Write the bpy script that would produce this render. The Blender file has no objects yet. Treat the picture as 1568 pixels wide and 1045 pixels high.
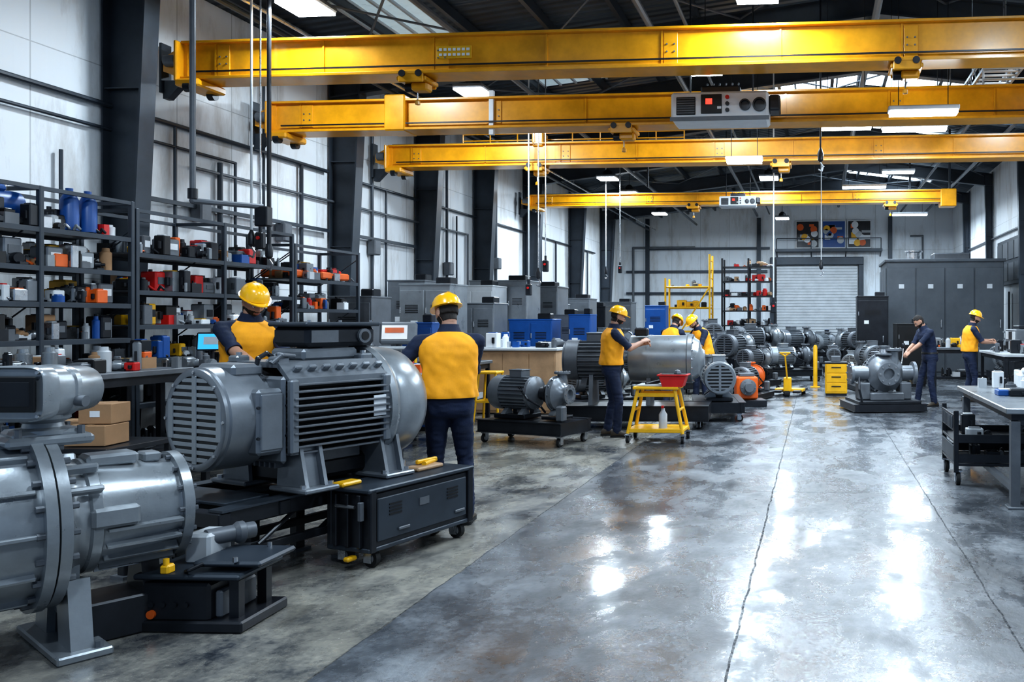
import bpy, math, random, bmesh
from mathutils import Vector, Matrix, noise, Quaternion
sc=bpy.context.scene
V=Vector
# ------------------------------------------------------------------ materials
MATS={}
def mat(name,col,rough=.5,metal=0.,var=.12,scale=5.,bump=0.,rvar=.1,emit=None,strength=0.,coat=0.):
    m=bpy.data.materials.new(name); m.use_nodes=True; nt=m.node_tree; n=nt.nodes; l=nt.links
    b=n['Principled BSDF']; tc=n.new('ShaderNodeTexCoord'); nz=n.new('ShaderNodeTexNoise')
    nz.inputs['Scale'].default_value=scale; nz.inputs['Detail'].default_value=5; nz.inputs['Roughness'].default_value=.65
    l.new(tc.outputs['Object'],nz.inputs['Vector'])
    r=n.new('ShaderNodeValToRGB'); r.color_ramp.elements[0].position=.3; r.color_ramp.elements[1].position=.7
    r.color_ramp.elements[0].color=[max(0,c*(1-var)) for c in col]+[1]; r.color_ramp.elements[1].color=[min(1,c*(1+var)) for c in col]+[1]
    l.new(nz.outputs['Fac'],r.inputs['Fac']); l.new(r.outputs['Color'],b.inputs['Base Color'])
    mr=n.new('ShaderNodeMapRange'); mr.inputs['To Min'].default_value=max(.03,rough-rvar); mr.inputs['To Max'].default_value=min(1,rough+rvar)
    l.new(nz.outputs['Fac'],mr.inputs['Value']); l.new(mr.outputs['Result'],b.inputs['Roughness'])
    b.inputs['Metallic'].default_value=metal
    if coat: b.inputs['Coat Weight'].default_value=coat; b.inputs['Coat Roughness'].default_value=.15
    if bump:
        n2=n.new('ShaderNodeTexNoise'); n2.inputs['Scale'].default_value=scale*12; l.new(tc.outputs['Object'],n2.inputs['Vector'])
        bp=n.new('ShaderNodeBump'); bp.inputs['Strength'].default_value=bump; bp.inputs['Distance'].default_value=.01
        l.new(n2.outputs['Fac'],bp.inputs['Height']); l.new(bp.outputs['Normal'],b.inputs['Normal'])
    if emit: b.inputs['Emission Color'].default_value=list(emit)+[1]; b.inputs['Emission Strength'].default_value=strength
    MATS[name]=m; return m
mat('grey_paint',(.17,.185,.205),.33,.4,.15,4,.05)
mat('light_grey_paint',(.27,.29,.31),.30,.45,.15,4,.05)
mat('pale_grey',(.48,.50,.52),.45,.1,.12,3)
mat('mid_grey',(.12,.13,.145),.45,.2,.2,4)
mat('dark_metal',(.016,.018,.023),.35,.3,.35,4)
mat('frame_blue_grey',(.038,.048,.062),.42,.3,.25,2)
mat('enclosure_grey',(.075,.085,.098),.45,.2,.2,1.5)
mat('black',(.004,.004,.005),.5,0,.2)
mat('steel',(.45,.46,.48),.28,.9,.15,8)
mat('crane_yellow',(.75,.33,.006),.33,.0,.22,2.5,.0,coat=.25)
mat('yellow',(.80,.43,.01),.4,0,.12)
mat('vest',(.92,.38,.010),.75,0,.10,8,.08)
mat('helmet',(.98,.50,.008),.25,0,.03,coat=.5)
mat('navy',(.008,.016,.046),.8,0,.3,6,.15)
mat('skin',(.46,.25,.17),.5,0,.1,12)
mat('lip',(.35,.13,.10),.5)
mat('hair',(.014,.009,.007),.7,0,.4,30,.5)
mat('eye_white',(.8,.8,.78),.2)
mat('boot',(.05,.035,.022),.6,0,.3)
mat('red',(.55,.012,.01),.4)
mat('orange',(.70,.12,.012),.45)
mat('blue',(.006,.07,.27),.4)
mat('white',(.74,.76,.78),.45,0,.06)
mat('wood',(.40,.25,.14),.55,0,.2,3,.1)
mat('cardboard',(.36,.21,.11),.8,0,.12)
mat('rubber',(.008,.008,.009),.8)
mat('wheel',(.35,.35,.35),.4,.3)
mat('screen_blue',(.02,.2,.4),.2,emit=(.05,.45,.9),strength=.9)
mat('screen_light',(.6,.6,.6),.2,emit=(.9,.95,1),strength=.3)
mat('screen_red',(.3,.0,.0),.2,emit=(1,.05,.03),strength=2)
mat('lamp_glow',(1,1,1),.3,emit=(.86,.94,1),strength=26)
mat('skylight_glow',(1,1,1),.3,emit=(.66,.84,1),strength=6)
mat('skylight_dim',(.5,.6,.65),.3,emit=(.6,.8,.9),strength=.3)

# ------------------------------------------------------------------ mesh builder
class B:
    def __init__(s,name,loc=(0,0,0),rot=0,sharp=35):
        s.name=name; s.loc=loc; s.rot=rot; s.v=[]; s.f=[]; s.m=[]; s.mats=[]; s.M=Matrix.Identity(4); s.sharp=sharp
    def mi(s,m):
        if m not in s.mats: s.mats.append(m)
        return s.mats.index(m)
    def at(s,loc=(0,0,0),rz=0,ry=0,rx=0,sc_=1):
        s.M=Matrix.Translation(loc)@Matrix.Rotation(math.radians(rz),4,'Z')@Matrix.Rotation(math.radians(ry),4,'Y')@Matrix.Rotation(math.radians(rx),4,'X')@Matrix.Scale(sc_,4)
        return s
    def add(s,vs,fs,m):
        o=len(s.v); M=s.M
        s.v.extend([tuple(M@V(p)) for p in vs]); k=s.mi(m) if isinstance(m,str) else None
        for i,f in enumerate(fs):
            s.f.append([o+j for j in f]); s.m.append(k if k is not None else s.mi(m[i]))
    def box(s,c,size,m,bev=0,rot=None):
        hx,hy,hz=[abs(q)/2 for q in size]; R=None
        if rot: R=Matrix.Rotation(math.radians(rot[2]),3,'Z')@Matrix.Rotation(math.radians(rot[1]),3,'Y')@Matrix.Rotation(math.radians(rot[0]),3,'X')
        c=V(c); h=(hx,hy,hz); vs=[]; fs=[]
        if bev<=0:
            for sx in(-1,1):
                for sy in(-1,1):
                    for sz in(-1,1): vs.append(V((sx*hx,sy*hy,sz*hz)))
            fs=[(0,1,3,2),(4,6,7,5),(0,4,5,1),(2,3,7,6),(0,2,6,4),(1,5,7,3)]
        else:
            b=min(bev,min(h)*.95); idx={}
            for sx in(-1,1):
                for sy in(-1,1):
                    for sz in(-1,1):
                        sg=(sx,sy,sz)
                        for a in range(3):
                            idx[(sg,a)]=len(vs); vs.append(V([sg[k]*(h[k] if k==a else h[k]-b) for k in range(3)]))
            for a in range(3):
                o1,o2=[k for k in range(3) if k!=a]
                for sa in(-1,1):
                    q=[]
                    for p1,p2 in((-1,-1),(1,-1),(1,1),(-1,1)):
                        g=[0,0,0]; g[a]=sa; g[o1]=p1; g[o2]=p2; q.append(idx[(tuple(g),a)])
                    fs.append(q)
            for a in range(3):
                o1,o2=[k for k in range(3) if k!=a]
                for p1 in(-1,1):
                    for p2 in(-1,1):
                        g0=[0,0,0]; g1=[0,0,0]; g0[a]=-1; g1[a]=1
                        for g in(g0,g1): g[o1]=p1; g[o2]=p2
                        g0=tuple(g0); g1=tuple(g1)
                        fs.append((idx[(g0,o1)],idx[(g1,o1)],idx[(g1,o2)],idx[(g0,o2)]))
            for sx in(-1,1):
                for sy in(-1,1):
                    for sz in(-1,1): fs.append([idx[((sx,sy,sz),a)] for a in range(3)])
        vs=[(R@p if R else p)+c for p in vs]
        s.add(vs,fs,m)
    def lathe(s,prof,p0,ax,m,n=24,cap=True):
        p0=V(p0); ax=V(ax).normalized(); q=ax.to_track_quat('Z','Y'); vs=[]; fs=[]; rings=[]
        for t,r in prof:
            if r<1e-5: rings.append([len(vs)]); vs.append(p0+ax*t)
            else:
                rg=[]
                for i in range(n):
                    a=2*math.pi*(i+.5)/n; rg.append(len(vs)); vs.append(p0+q@V((r*math.cos(a),r*math.sin(a),t)))
                rings.append(rg)
        pr=list(zip(rings,rings[1:]))
        if not cap: pr.append((rings[-1],rings[0]))
        for a,b in pr:
            for i in range(n):
                j=(i+1)%n
                if len(a)==1 and len(b)==1: break
                if len(a)==1: fs.append((a[0],b[i],b[j]))
                elif len(b)==1: fs.append((a[i],b[0],a[j]))
                else: fs.append((a[i],b[i],b[j],a[j]))
        if cap:
            if len(rings[0])>1: fs.append(rings[0])
            if len(rings[-1])>1: fs.append(rings[-1])
        s.add(vs,fs,m)
    def cyl(s,p0,p1,r,m,r2=None,n=16):
        p0=V(p0);p1=V(p1); L=(p1-p0).length
        if L<1e-6: return
        s.lathe([(0,r),(L,r if r2 is None else r2)],p0,p1-p0,m,n)
    def sph(s,c,r,m,n=12,sc_=(1,1,1)):
        vs=[];fs=[];k=n//2
        for i in range(k+1):
            ph=math.pi*i/k
            for j in range(n):
                a=2*math.pi*j/n; vs.append((c[0]+r*sc_[0]*math.sin(ph)*math.cos(a),c[1]+r*sc_[1]*math.sin(ph)*math.sin(a),c[2]+r*sc_[2]*math.cos(ph)))
        vs2=[vs[0]]+vs[n:k*n]+[vs[-1]]
        for j in range(n):
            fs.append((0,1+j,1+(j+1)%n)); e=len(vs2)-1; o=1+(k-2)*n; fs.append((e,o+(j+1)%n,o+j))
        for i in range(k-2):
            for j in range(n): fs.append((1+i*n+j,1+(i+1)*n+j,1+(i+1)*n+(j+1)%n,1+i*n+(j+1)%n))
        s.add(vs2,fs,m)
    def loft(s,rings,m):
        n=len(rings[0]); vs=[p for r in rings for p in r]; fs=[]
        for k in range(len(rings)-1):
            for i in range(n): fs.append((k*n+i,k*n+(i+1)%n,(k+1)*n+(i+1)%n,(k+1)*n+i))
        fs.append(list(range(n))); fs.append([(len(rings)-1)*n+i for i in range(n)])
        s.add(vs,fs,m)
    def tube(s,pts,r,m,n=8):
        pts=[V(p) for p in pts]
        for a,b in zip(pts,pts[1:]): s.cyl(a,b,r,m,n=n)
        for p in pts[1:-1]: s.sph(p,r*1.12,m,n=max(6,n))
    def prism(s,poly,axis,a0,a1,m):
        o=[k for k in range(3) if k!=axis]; rings=[]
        for a in(a0,a1):
            rg=[]
            for p in poly:
                q=[0,0,0]; q[axis]=a; q[o[0]]=p[0]; q[o[1]]=p[1]; rg.append(tuple(q))
            rings.append(rg)
        s.loft(rings,m)
    def bolts(s,c,ax,R,k,r,h,m,ph=0):
        ax=V(ax).normalized(); q=ax.to_track_quat('Z','Y'); c=V(c)
        for i in range(k):
            a=2*math.pi*i/k+ph; p=c+q@V((R*math.cos(a),R*math.sin(a),0)); s.cyl(p-ax*h*.2,p+ax*h,r,m,n=6)
    def done(s,parent=None):
        me=bpy.data.meshes.new(s.name); me.from_pydata(s.v,[],s.f)
        for x in s.mats: me.materials.append(MATS[x])
        me.polygons.foreach_set('material_index',s.m); me.update()
        bm=bmesh.new(); bm.from_mesh(me); bmesh.ops.recalc_face_normals(bm,faces=bm.faces); bm.to_mesh(me); bm.free()
        me.polygons.foreach_set('use_smooth',[True]*len(me.polygons)); me.set_sharp_from_angle(angle=math.radians(s.sharp))
        ob=bpy.data.objects.new(s.name,me); sc.collection.objects.link(ob)
        ob.location=s.loc; ob.rotation_euler=(0,0,math.radians(s.rot))
        if parent: ob.parent=parent
        return ob
def copy_of(ob,loc,rot=0,s=1.):
    o=ob.copy(); sc.collection.objects.link(o); o.location=loc; o.rotation_euler=(0,0,math.radians(rot)); o.scale=(s,s,s); return o

# ------------------------------------------------------------------ surfaces
XL,XR,YB,YF=-8.,5.5,35.,-3.
def roofz(x): return 5.8+(x+8)/9*1.1 if x<1 else 6.9-(x-1)/4.5*.6
def floor_mat():
    m=bpy.data.materials.new('polished_concrete'); m.use_nodes=True; nt=m.node_tree;n=nt.nodes;l=nt.links;b=n['Principled BSDF']
    tc=n.new('ShaderNodeTexCoord'); sx=n.new('ShaderNodeSeparateXYZ'); l.new(tc.outputs['Object'],sx.inputs[0])
    def nz(sc_,det,ro,mapscale=(1,1,1),dist=0):
        mp=n.new('ShaderNodeMapping'); mp.inputs['Scale'].default_value=mapscale; l.new(tc.outputs['Object'],mp.inputs['Vector'])
        t=n.new('ShaderNodeTexNoise'); t.inputs['Scale'].default_value=sc_;t.inputs['Detail'].default_value=det;t.inputs['Roughness'].default_value=ro;t.inputs['Distortion'].default_value=dist
        l.new(mp.outputs[0],t.inputs['Vector']); return t.outputs['Fac']
    def ma(op,a,b_=None,c=None):
        t=n.new('ShaderNodeMath'); t.operation=op
        for i,x in enumerate((a,b_,c)):
            if x is None: continue
            if isinstance(x,(int,float)): t.inputs[i].default_value=x
            else: l.new(x,t.inputs[i])
        return t.outputs[0]
    big=nz(.7,5,.6,(1,1,1),.2); mid=nz(3.2,8,.68,(1,.8,1),.15); fine=nz(24,6,.75); wet=nz(2.2,9,.66,(1.1,.6,1),.3)
    s=ma('ADD',ma('MULTIPLY',big,.42),ma('ADD',ma('MULTIPLY',mid,.40),ma('MULTIPLY',fine,.18)))
    r=n.new('ShaderNodeValToRGB'); e=r.color_ramp.elements; e[0].position=.38; e[0].color=(.020,.023,.028,1); e[1].position=.63; e[1].color=(.21,.225,.245,1)
    x=e.new(.5); x.color=(.080,.087,.098,1); l.new(s,r.inputs['Fac'])
    wob=ma('MULTIPLY',ma('SUBTRACT',mid,.5),.12)
    left=ma('LESS_THAN',ma('ADD',sx.outputs[0],wob),-2.25)
    mx=n.new('ShaderNodeMixRGB'); mx.blend_type='MIX'; mx.inputs['Color2'].default_value=(.37,.335,.265,1)
    msk=n.new('ShaderNodeMapRange'); msk.inputs['From Min'].default_value=.42; msk.inputs['From Max'].default_value=.58; msk.inputs['To Max'].default_value=.68; l.new(s,msk.inputs['Value'])
    l.new(ma('MULTIPLY',left,msk.outputs[0]),mx.inputs['Fac']); l.new(r.outputs[0],mx.inputs['Color1'])
    wob2=ma('MULTIPLY',ma('SUBTRACT',mid,.5),.05); xx=ma('ADD',sx.outputs[0],wob2); yy=ma('ADD',sx.outputs[1],wob2)
    j=None
    for x0,w in((-.4,.0065),(1.0,.0055),(-2.25,.005),(3.6,.006),(-5.,.006)):
        k=ma('LESS_THAN',ma('ABSOLUTE',ma('SUBTRACT',xx,x0)),w); j=k if j is None else ma('MAXIMUM',j,k)
    for y0 in(7.9,13.,19.,26.):
        k=ma('LESS_THAN',ma('ABSOLUTE',ma('SUBTRACT',yy,y0)),.005); j=ma('MAXIMUM',j,k)
    jb=n.new('ShaderNodeMapRange'); jb.inputs['From Min'].default_value=.35; jb.inputs['From Max'].default_value=.6; jb.inputs['To Min'].default_value=.95; jb.inputs['To Max'].default_value=.45; l.new(fine,jb.inputs['Value'])
    j=ma('MULTIPLY',j,jb.outputs[0])
    m2=n.new('ShaderNodeMixRGB'); m2.inputs['Color2'].default_value=(.008,.008,.010,1); l.new(ma('MULTIPLY',j,.9),m2.inputs['Fac']); l.new(mx.outputs[0],m2.inputs['Color1'])
    l.new(m2.outputs[0],b.inputs['Base Color'])
    wt=ma('ADD',ma('MULTIPLY',wet,.76),ma('MULTIPLY',fine,.24))
    ro=n.new('ShaderNodeMapRange'); ro.inputs['From Min'].default_value=.40; ro.inputs['From Max'].default_value=.60; ro.inputs['To Min'].default_value=.11; ro.inputs['To Max'].default_value=.45
    l.new(wt,ro.inputs['Value']); l.new(ma('MAXIMUM',ro.outputs[0],ma('MULTIPLY',j,.9)),b.inputs['Roughness'])
    l.new(ma('MULTIPLY',ma('SUBTRACT',1.0,j),.65),b.inputs['Specular IOR Level'])
    cw=n.new('ShaderNodeMapRange'); cw.inputs['From Min'].default_value=.46; cw.inputs['From Max'].default_value=.54; cw.inputs['To Min'].default_value=.6; cw.inputs['To Max'].default_value=.06
    l.new(wt,cw.inputs['Value']); l.new(ma('MULTIPLY',cw.outputs[0],ma('SUBTRACT',1.0,j)),b.inputs['Coat Weight']); b.inputs['Coat Roughness'].default_value=.13
    bp=n.new('ShaderNodeBump'); bp.inputs['Strength'].default_value=.38; bp.inputs['Distance'].default_value=.02
    l.new(ma('ADD',mid,ma('MULTIPLY',fine,.22)),bp.inputs['Height']); l.new(bp.outputs[0],b.inputs['Normal'])
    MATS['floor']=m
floor_mat()
def wall_mat(name,col,axis,pitch=1.0,strength=1.):
    m=bpy.data.materials.new(name); m.use_nodes=True; nt=m.node_tree;n=nt.nodes;l=nt.links;b=n['Principled BSDF']
    tc=n.new('ShaderNodeTexCoord'); sx=n.new('ShaderNodeSeparateXYZ'); l.new(tc.outputs['Object'],sx.inputs[0])
    mp=n.new('ShaderNodeMapping'); mp.inputs['Scale'].default_value=(1,1,.25); l.new(tc.outputs['Object'],mp.inputs[0])
    t=n.new('ShaderNodeTexNoise'); t.inputs['Scale'].default_value=1.6; t.inputs['Detail'].default_value=7; t.inputs['Roughness'].default_value=.7; l.new(mp.outputs[0],t.inputs['Vector'])
    r=n.new('ShaderNodeValToRGB'); r.color_ramp.elements[0].position=.3; r.color_ramp.elements[1].position=.5
    r.color_ramp.elements[0].color=[col[0]*.66,col[1]*.62,col[2]*.58,1]; r.color_ramp.elements[1].color=list(col)+[1]; l.new(t.outputs['Fac'],r.inputs['Fac'])
    def ma(op,a,b_):
        q=n.new('ShaderNodeMath'); q.operation=op
        for i,x in enumerate((a,b_)):
            if isinstance(x,(int,float)): q.inputs[i].default_value=x
            else: l.new(x,q.inputs[i])
        return q.outputs[0]
    fr=ma('LESS_THAN',ma('FRACT',ma('DIVIDE',sx.outputs[axis],pitch),0),.015/pitch)
    rib=ma('LESS_THAN',ma('FRACT',ma('DIVIDE',sx.outputs[axis],pitch/5),0),.1)
    hz=ma('LESS_THAN',ma('FRACT',ma('DIVIDE',ma('ADD',sx.outputs[2],.35),2.4),0),.005)
    ln=ma('MAXIMUM',fr,hz)
    mx=n.new('ShaderNodeMixRGB'); mx.inputs['Color2'].default_value=[c*.4 for c in col]+[1]; l.new(ma('MULTIPLY',ln,.6),mx.inputs['Fac']); l.new(r.outputs[0],mx.inputs['Color1'])
    l.new(mx.outputs[0],b.inputs['Base Color']); b.inputs['Roughness'].default_value=.5
    bp=n.new('ShaderNodeBump'); bp.inputs['Strength'].default_value=.5; bp.inputs['Distance'].default_value=.015
    l.new(ma('ADD',ma('MULTIPLY',rib,.5),ln),bp.inputs['Height']); bp.invert=True; l.new(bp.outputs[0],b.inputs['Normal'])
    MATS[name]=m
wall_mat('wall_panel_y',(.80,.82,.84),1,1.0)
wall_mat('wall_panel_x',(.70,.74,.78),0,1.2)
def roof_mat():
    m=bpy.data.materials.new('roof_sheet'); m.use_nodes=True; nt=m.node_tree;n=nt.nodes;l=nt.links;b=n['Principled BSDF']
    tc=n.new('ShaderNodeTexCoord'); w=n.new('ShaderNodeTexWave'); w.wave_type='BANDS'; w.bands_direction='Y'; w.inputs['Scale'].default_value=1.6; w.inputs['Distortion'].default_value=0
    l.new(tc.outputs['Object'],w.inputs['Vector'])
    t=n.new('ShaderNodeTexNoise'); t.inputs['Scale'].default_value=1.2; l.new(tc.outputs['Object'],t.inputs['Vector'])
    r=n.new('ShaderNodeValToRGB'); r.color_ramp.elements[0].color=(.02,.028,.038,1); r.color_ramp.elements[1].color=(.07,.09,.115,1); l.new(t.outputs['Fac'],r.inputs['Fac'])
    l.new(r.outputs[0],b.inputs['Base Color']); b.inputs['Roughness'].default_value=.5; b.inputs['Metallic'].default_value=.3
    bp=n.new('ShaderNodeBump'); bp.inputs['Strength'].default_value=.8; bp.inputs['Distance'].default_value=.04; l.new(w.outputs['Fac'],bp.inputs['Height']); l.new(bp.outputs[0],b.inputs['Normal'])
    MATS['roof']=m
roof_mat()
# ------------------------------------------------------------------ room shell
b=B('floor'); b.box((-1.25,16,-.1),(13.9,38.4,.2),'floor'); b.done()
b=B('wall_left'); b.box((XL-.1,16,2.9),(.2,38.2,5.8),'wall_panel_y'); b.done()
b=B('wall_right'); b.box((XR+.1,16,3.15),(.2,38.2,6.3),'wall_panel_y'); b.done()
b=B('wall_back'); b.prism([(XL,0),(XR,0),(XR,6.3),(1,6.9),(XL,5.8)],1,YB,YB+.2,'wall_panel_x'); b.done()
b=B('ceiling'); b.prism([(XL-.2,5.78),(1,6.9),(XR+.2,6.27),(XR+.2,6.4),(1,7.05),(XL-.2,5.95)],1,YF,YB+.2,'roof'); b.done()
COLS=[1.0,5.0,8.95,13.4,16.4,19.3,22.7,27.,31.]
b=B('portal_frame_steelwork')
for y in COLS:
    for side,xw,top in((1,XL,5.75),(-1,XR,6.2)):
        x0=xw+side*.03; d0,d1=(.24,.52) if side>0 else (.12,.22); fw=.11 if side>0 else .07
        b.prism([(x0,0),(x0+side*d0,0),(x0+side*d1,top-.1),(x0,top-.1)],1,y-.012,y+.012,'frame_blue_grey')
        b.box((x0+side*.01,y,top/2),(.02,fw*2,top),'frame_blue_grey')
        b.prism([(x0+side*d0,0),(x0+side*(d0+.025),0),(x0+side*(d1+.025),top-.1),(x0+side*d1,top-.1)],1,y-fw,y+fw,'frame_blue_grey')
        b.box((x0+side*.15,y,.015),(.36,.34,.03),'frame_blue_grey')
        for z in(1.4,2.8,4.2): b.box((x0+side*(.01+(d0+(d1-d0)*z/top)/2),y,z),(d0+(d1-d0)*z/top,fw*1.7,.014),'frame_blue_grey')
    for xa,xb in((XL+.05,1.),(1.,XR-.05)):
        za,zb=roofz(xa)-.02,roofz(xb)-.02
        for t0,t1,w in((0.,.03,.2),(.03,.36,.016),(.36,.39,.2)):
            b.prism([(xa,za-t0-.15),(xb,zb-t0-.15),(xb,zb-t1-.15),(xa,za-t1-.15)],1,y-w/2,y+w/2,'frame_blue_grey')
b.done()
b=B('roof_purlins')
x=XL+.5
while x<XR:
    z=roofz(x)-.10; b.box((x,16,z),(.07,37.6,.15),'frame_blue_grey'); x+=1.12
for ya,yb in zip(COLS,COLS[1:]):
    for xa,xb in((-7.6,-4.4),(-4.4,-1.2),(-1.2,2.),(2.,5.2)):
        b.cyl((xa,ya,roofz(xa)-.26),(xb,yb,roofz(xb)-.26),.018,'mid_grey',n=6); b.cyl((xb,ya,roofz(xb)-.26),(xa,yb,roofz(xa)-.26),.018,'mid_grey',n=6)
b.done()
b=B('roof_pipework')
for x,dz,r,m in((-6.9,.62,.035,'frame_blue_grey'),(-6.6,.66,.025,'steel'),(-4.9,.66,.045,'mid_grey'),(-2.4,.62,.05,'mid_grey'),(-1.9,.62,.03,'mid_grey'),(.9,.68,.06,'mid_grey'),(3.4,.62,.04,'mid_grey'),(4.3,.6,.05,'mid_grey')):
    b.cyl((x,-2,roofz(x)-dz),(x,34.6,roofz(x)-dz),r,m,n=8)
    for y in COLS: b.cyl((x,y,roofz(x)-dz),(x,y,roofz(x)-.5),.008,'steel',n=6)
b.done()
def skylight(x0,x1,y0,y1,m='skylight_glow'):
    b=B('skylight')
    def P(x,y,d): return (x,y,roofz(x)-d)
    b.loft([[P(x0,y0,.02),P(x1,y0,.02),P(x1,y1,.02),P(x0,y1,.02)],[P(x0,y0,.035),P(x1,y0,.035),P(x1,y1,.035),P(x0,y1,.035)]],m)
    for t in(0,.25,.5,.75,1):
        xx=x0+(x1-x0)*t; b.box((xx,(y0+y1)/2,roofz(xx)-.05),(.04,y1-y0,.04),'pale_grey')
    b.done()
skylight(1.05,4.6,16.7,19.1); skylight(1.05,4.0,28.,30.5); skylight(1.05,3.8,23.1,25.4); skylight(-.9,.9,16.7,19.1)
skylight(-6.6,-5.6,11.,13.0,'skylight_dim'); skylight(-5.2,-4.0,14,16,'skylight_dim'); skylight(-3.6,-2.2,9.5,11.5,'skylight_dim'); skylight(-1,.2,12,13.2,'skylight_dim'); skylight(2,3.4,10,12.6,'skylight_dim')
b=B('wall_conduits')
X=XL+.06
b.tube([(X,2,4.02),(X,13.2,4.02)],.03,'frame_blue_grey'); b.tube([(X,2,4.2),(X,7.2,4.2),(X,7.2,2.6)],.025,'mid_grey')
b.tube([(X,2,3.75),(X,11,3.75),(X,11,2.2)],.02,'frame_blue_grey')
b.tube([(X,13.6,4.0),(X,30,4.0)],.025,'frame_blue_grey'); b.tube([(X,10.2,3.55),(X,18.8,3.55),(X,18.8,1.5)],.022,'mid_grey')
for y,z0,z1,r in((7.55,1,4.2,.03),(8.3,1,3.4,.02),(9.9,1,4.0,.02),(10.7,1,3.7,.035),(11.6,1,5.4,.02),(12.5,1,4,.03),(14.6,1,5,.03),(15.1,1,4,.02),(17.7,1,5,.03),(18.2,1,3.9,.02),(20.5,1,5,.04),(24,1,5,.03),(25.4,1,4,.03),(29,1,4,.03)):
    b.tube([(X,y,z0),(X,y,z1)],r,'frame_blue_grey')
for y,z in((10.3,3.0),(14.6,2.9),(17.7,2.7),(20.5,3),(12.0,2.9)): b.box((XL+.1,y,z),(.16,.2,.28),'mid_grey',.02)
X=XR-.06
for y,z1 in((20,3.4),(24.6,2.4),(27.5,4),(31,4)): b.tube([(X,y,.2),(X,y,z1)],.03,'mid_grey')
b.tube([(X,18,4.1),(X,34,4.1)],.03,'mid_grey')
b.done()
b=B('wall_bracing')
for y0,y1 in((9.1,13.2),(13.6,16.2)): b.box((XL+.09,(y0+y1)/2,3.05),(.05,y1-y0,.05),'frame_blue_grey')
b.done()
b=B('door_1')
b.box((.02,YB-.04,1.9),(3.36,.06,3.8),'pale_grey')
for i in range(32): b.box((.02,YB-.08,.06+i*.119),(3.34,.03,.1),'pale_grey',.012)
for x in(-1.78,1.82): b.box((x,YB-.12,2.05),(.2,.2,4.1),'frame_blue_grey',.01)
b.box((.02,YB-.14,4.0),(3.8,.26,.32),'frame_blue_grey',.02)
b.done()
b=B('poster_ledge')
b.box((.5,YB-.3,4.42),(4.3,.5,.12),'frame_blue_grey',.01)
for x in(-1.6,-.2,1.2,2.6): b.cyl((x,YB-.05,4.2),(x,YB-.5,4.38),.025,'frame_blue_grey'); b.cyl((x,YB-.5,4.45),(x,YB-.5,4.9),.018,'frame_blue_grey')
b.cyl((-1.6,YB-.5,4.9),(2.6,YB-.5,4.9),.018,'frame_blue_grey'); b.done()
rnd=random.Random(5)
for i,x in enumerate((-.35,.72,1.75)):
    b=B('wall_poster',(x,YB-.06,5.1)); b.box((0,0,0),(.98,.04,1.15),'white',.01); b.box((0,-.025,0),(.9,.02,1.06),'dark_metal' if i!=1 else 'blue')
    for k in range(12):
        mm=rnd.choice(['blue','orange','white','yellow','pale_grey','pale_grey','white']); xx=rnd.uniform(-.3,.3); zz=rnd.uniform(-.4,.4)
        if k%2: b.lathe([(0,.0),(0.001,.14),(.012,.14),(.013,.08),(.02,.08)],(xx,-.034,zz),(0,-1,0),mm,16)
        else: b.box((xx,-.04,zz),(rnd.uniform(.15,.4),.01,rnd.uniform(.08,.25)),mm)
    b.done()
b=B('wall_rails_back')
for z,x0,x1 in((3.6,-7.9,-2.0),(2.7,-7.9,-2.),(4.55,-6.9,-1.9)): b.box(((x0+x1)/2,YB-.07,z),(x1-x0,.1,.1),'frame_blue_grey')
for x in(-7.0,-2.35,3.0): b.box((x,YB-.09,2.9),(.16,.14,5.8),'frame_blue_grey')
b.tube([(-7.6,YB-.1,.2),(-7.6,YB-.1,4.6),(-5,YB-.1,4.6)],.05,'mid_grey'); b.tube([(4.3,YB-.1,2.),(4.3,YB-.1,5.),(3.8,YB-.1,5.)],.04,'mid_grey')
b.done()
b=B('window_1')
b.box((XR-.04,24.6,3.25),(.06,3.,1.3),'frame_blue_grey',.01)
for j in range(4):
    for k in range(2): b.box((XR-.08,23.5+j*.73,2.95+k*.6),(.03,.64,.5),'mid_grey' if (j+k)%2 else 'enclosure_grey')
b.done()
# ------------------------------------------------------------------ lamps
def lamp(x,y,z,kind,w=1.2,power=90):
    b=B('high_bay_light' if kind=='bay' else 'linear_led_light',(x,y,z)); top=roofz(x)-z-.15
    if kind=='bay':
        b.box((0,0,.05),(.5,.5,.07),'mid_grey',.02); b.box((0,0,.0),(.46,.46,.03),'lamp_glow'); b.lathe([(0,.14),(.1,.12),(.16,.05)],(0,0,.08),(0,0,1),'dark_metal',12)
        b.cyl((0,0,.2),(0,0,top),.008,'dark_metal',n=6); sz=(.5,.5)
    else:
        b.box((0,0,.05),(w,.2,.06),'pale_grey',.01); b.box((0,0,.0),(w-.04,.18,.04),'lamp_glow')
        for s_ in(-1,1): b.cyl((s_*w*.35,0,.07),(s_*w*.35,0,top),.006,'dark_metal',n=6)
        sz=(w,.2)
    ob=b.done()
    L=bpy.data.lights.new('lamp_light','AREA'); L.shape='RECTANGLE'; L.size,L.size_y=sz; L.energy=power; L.color=(.72,.87,1)
    lo=bpy.data.objects.new('lamp_light',L); sc.collection.objects.link(lo); lo.parent=ob; lo.location=(0,0,-.03)
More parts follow.
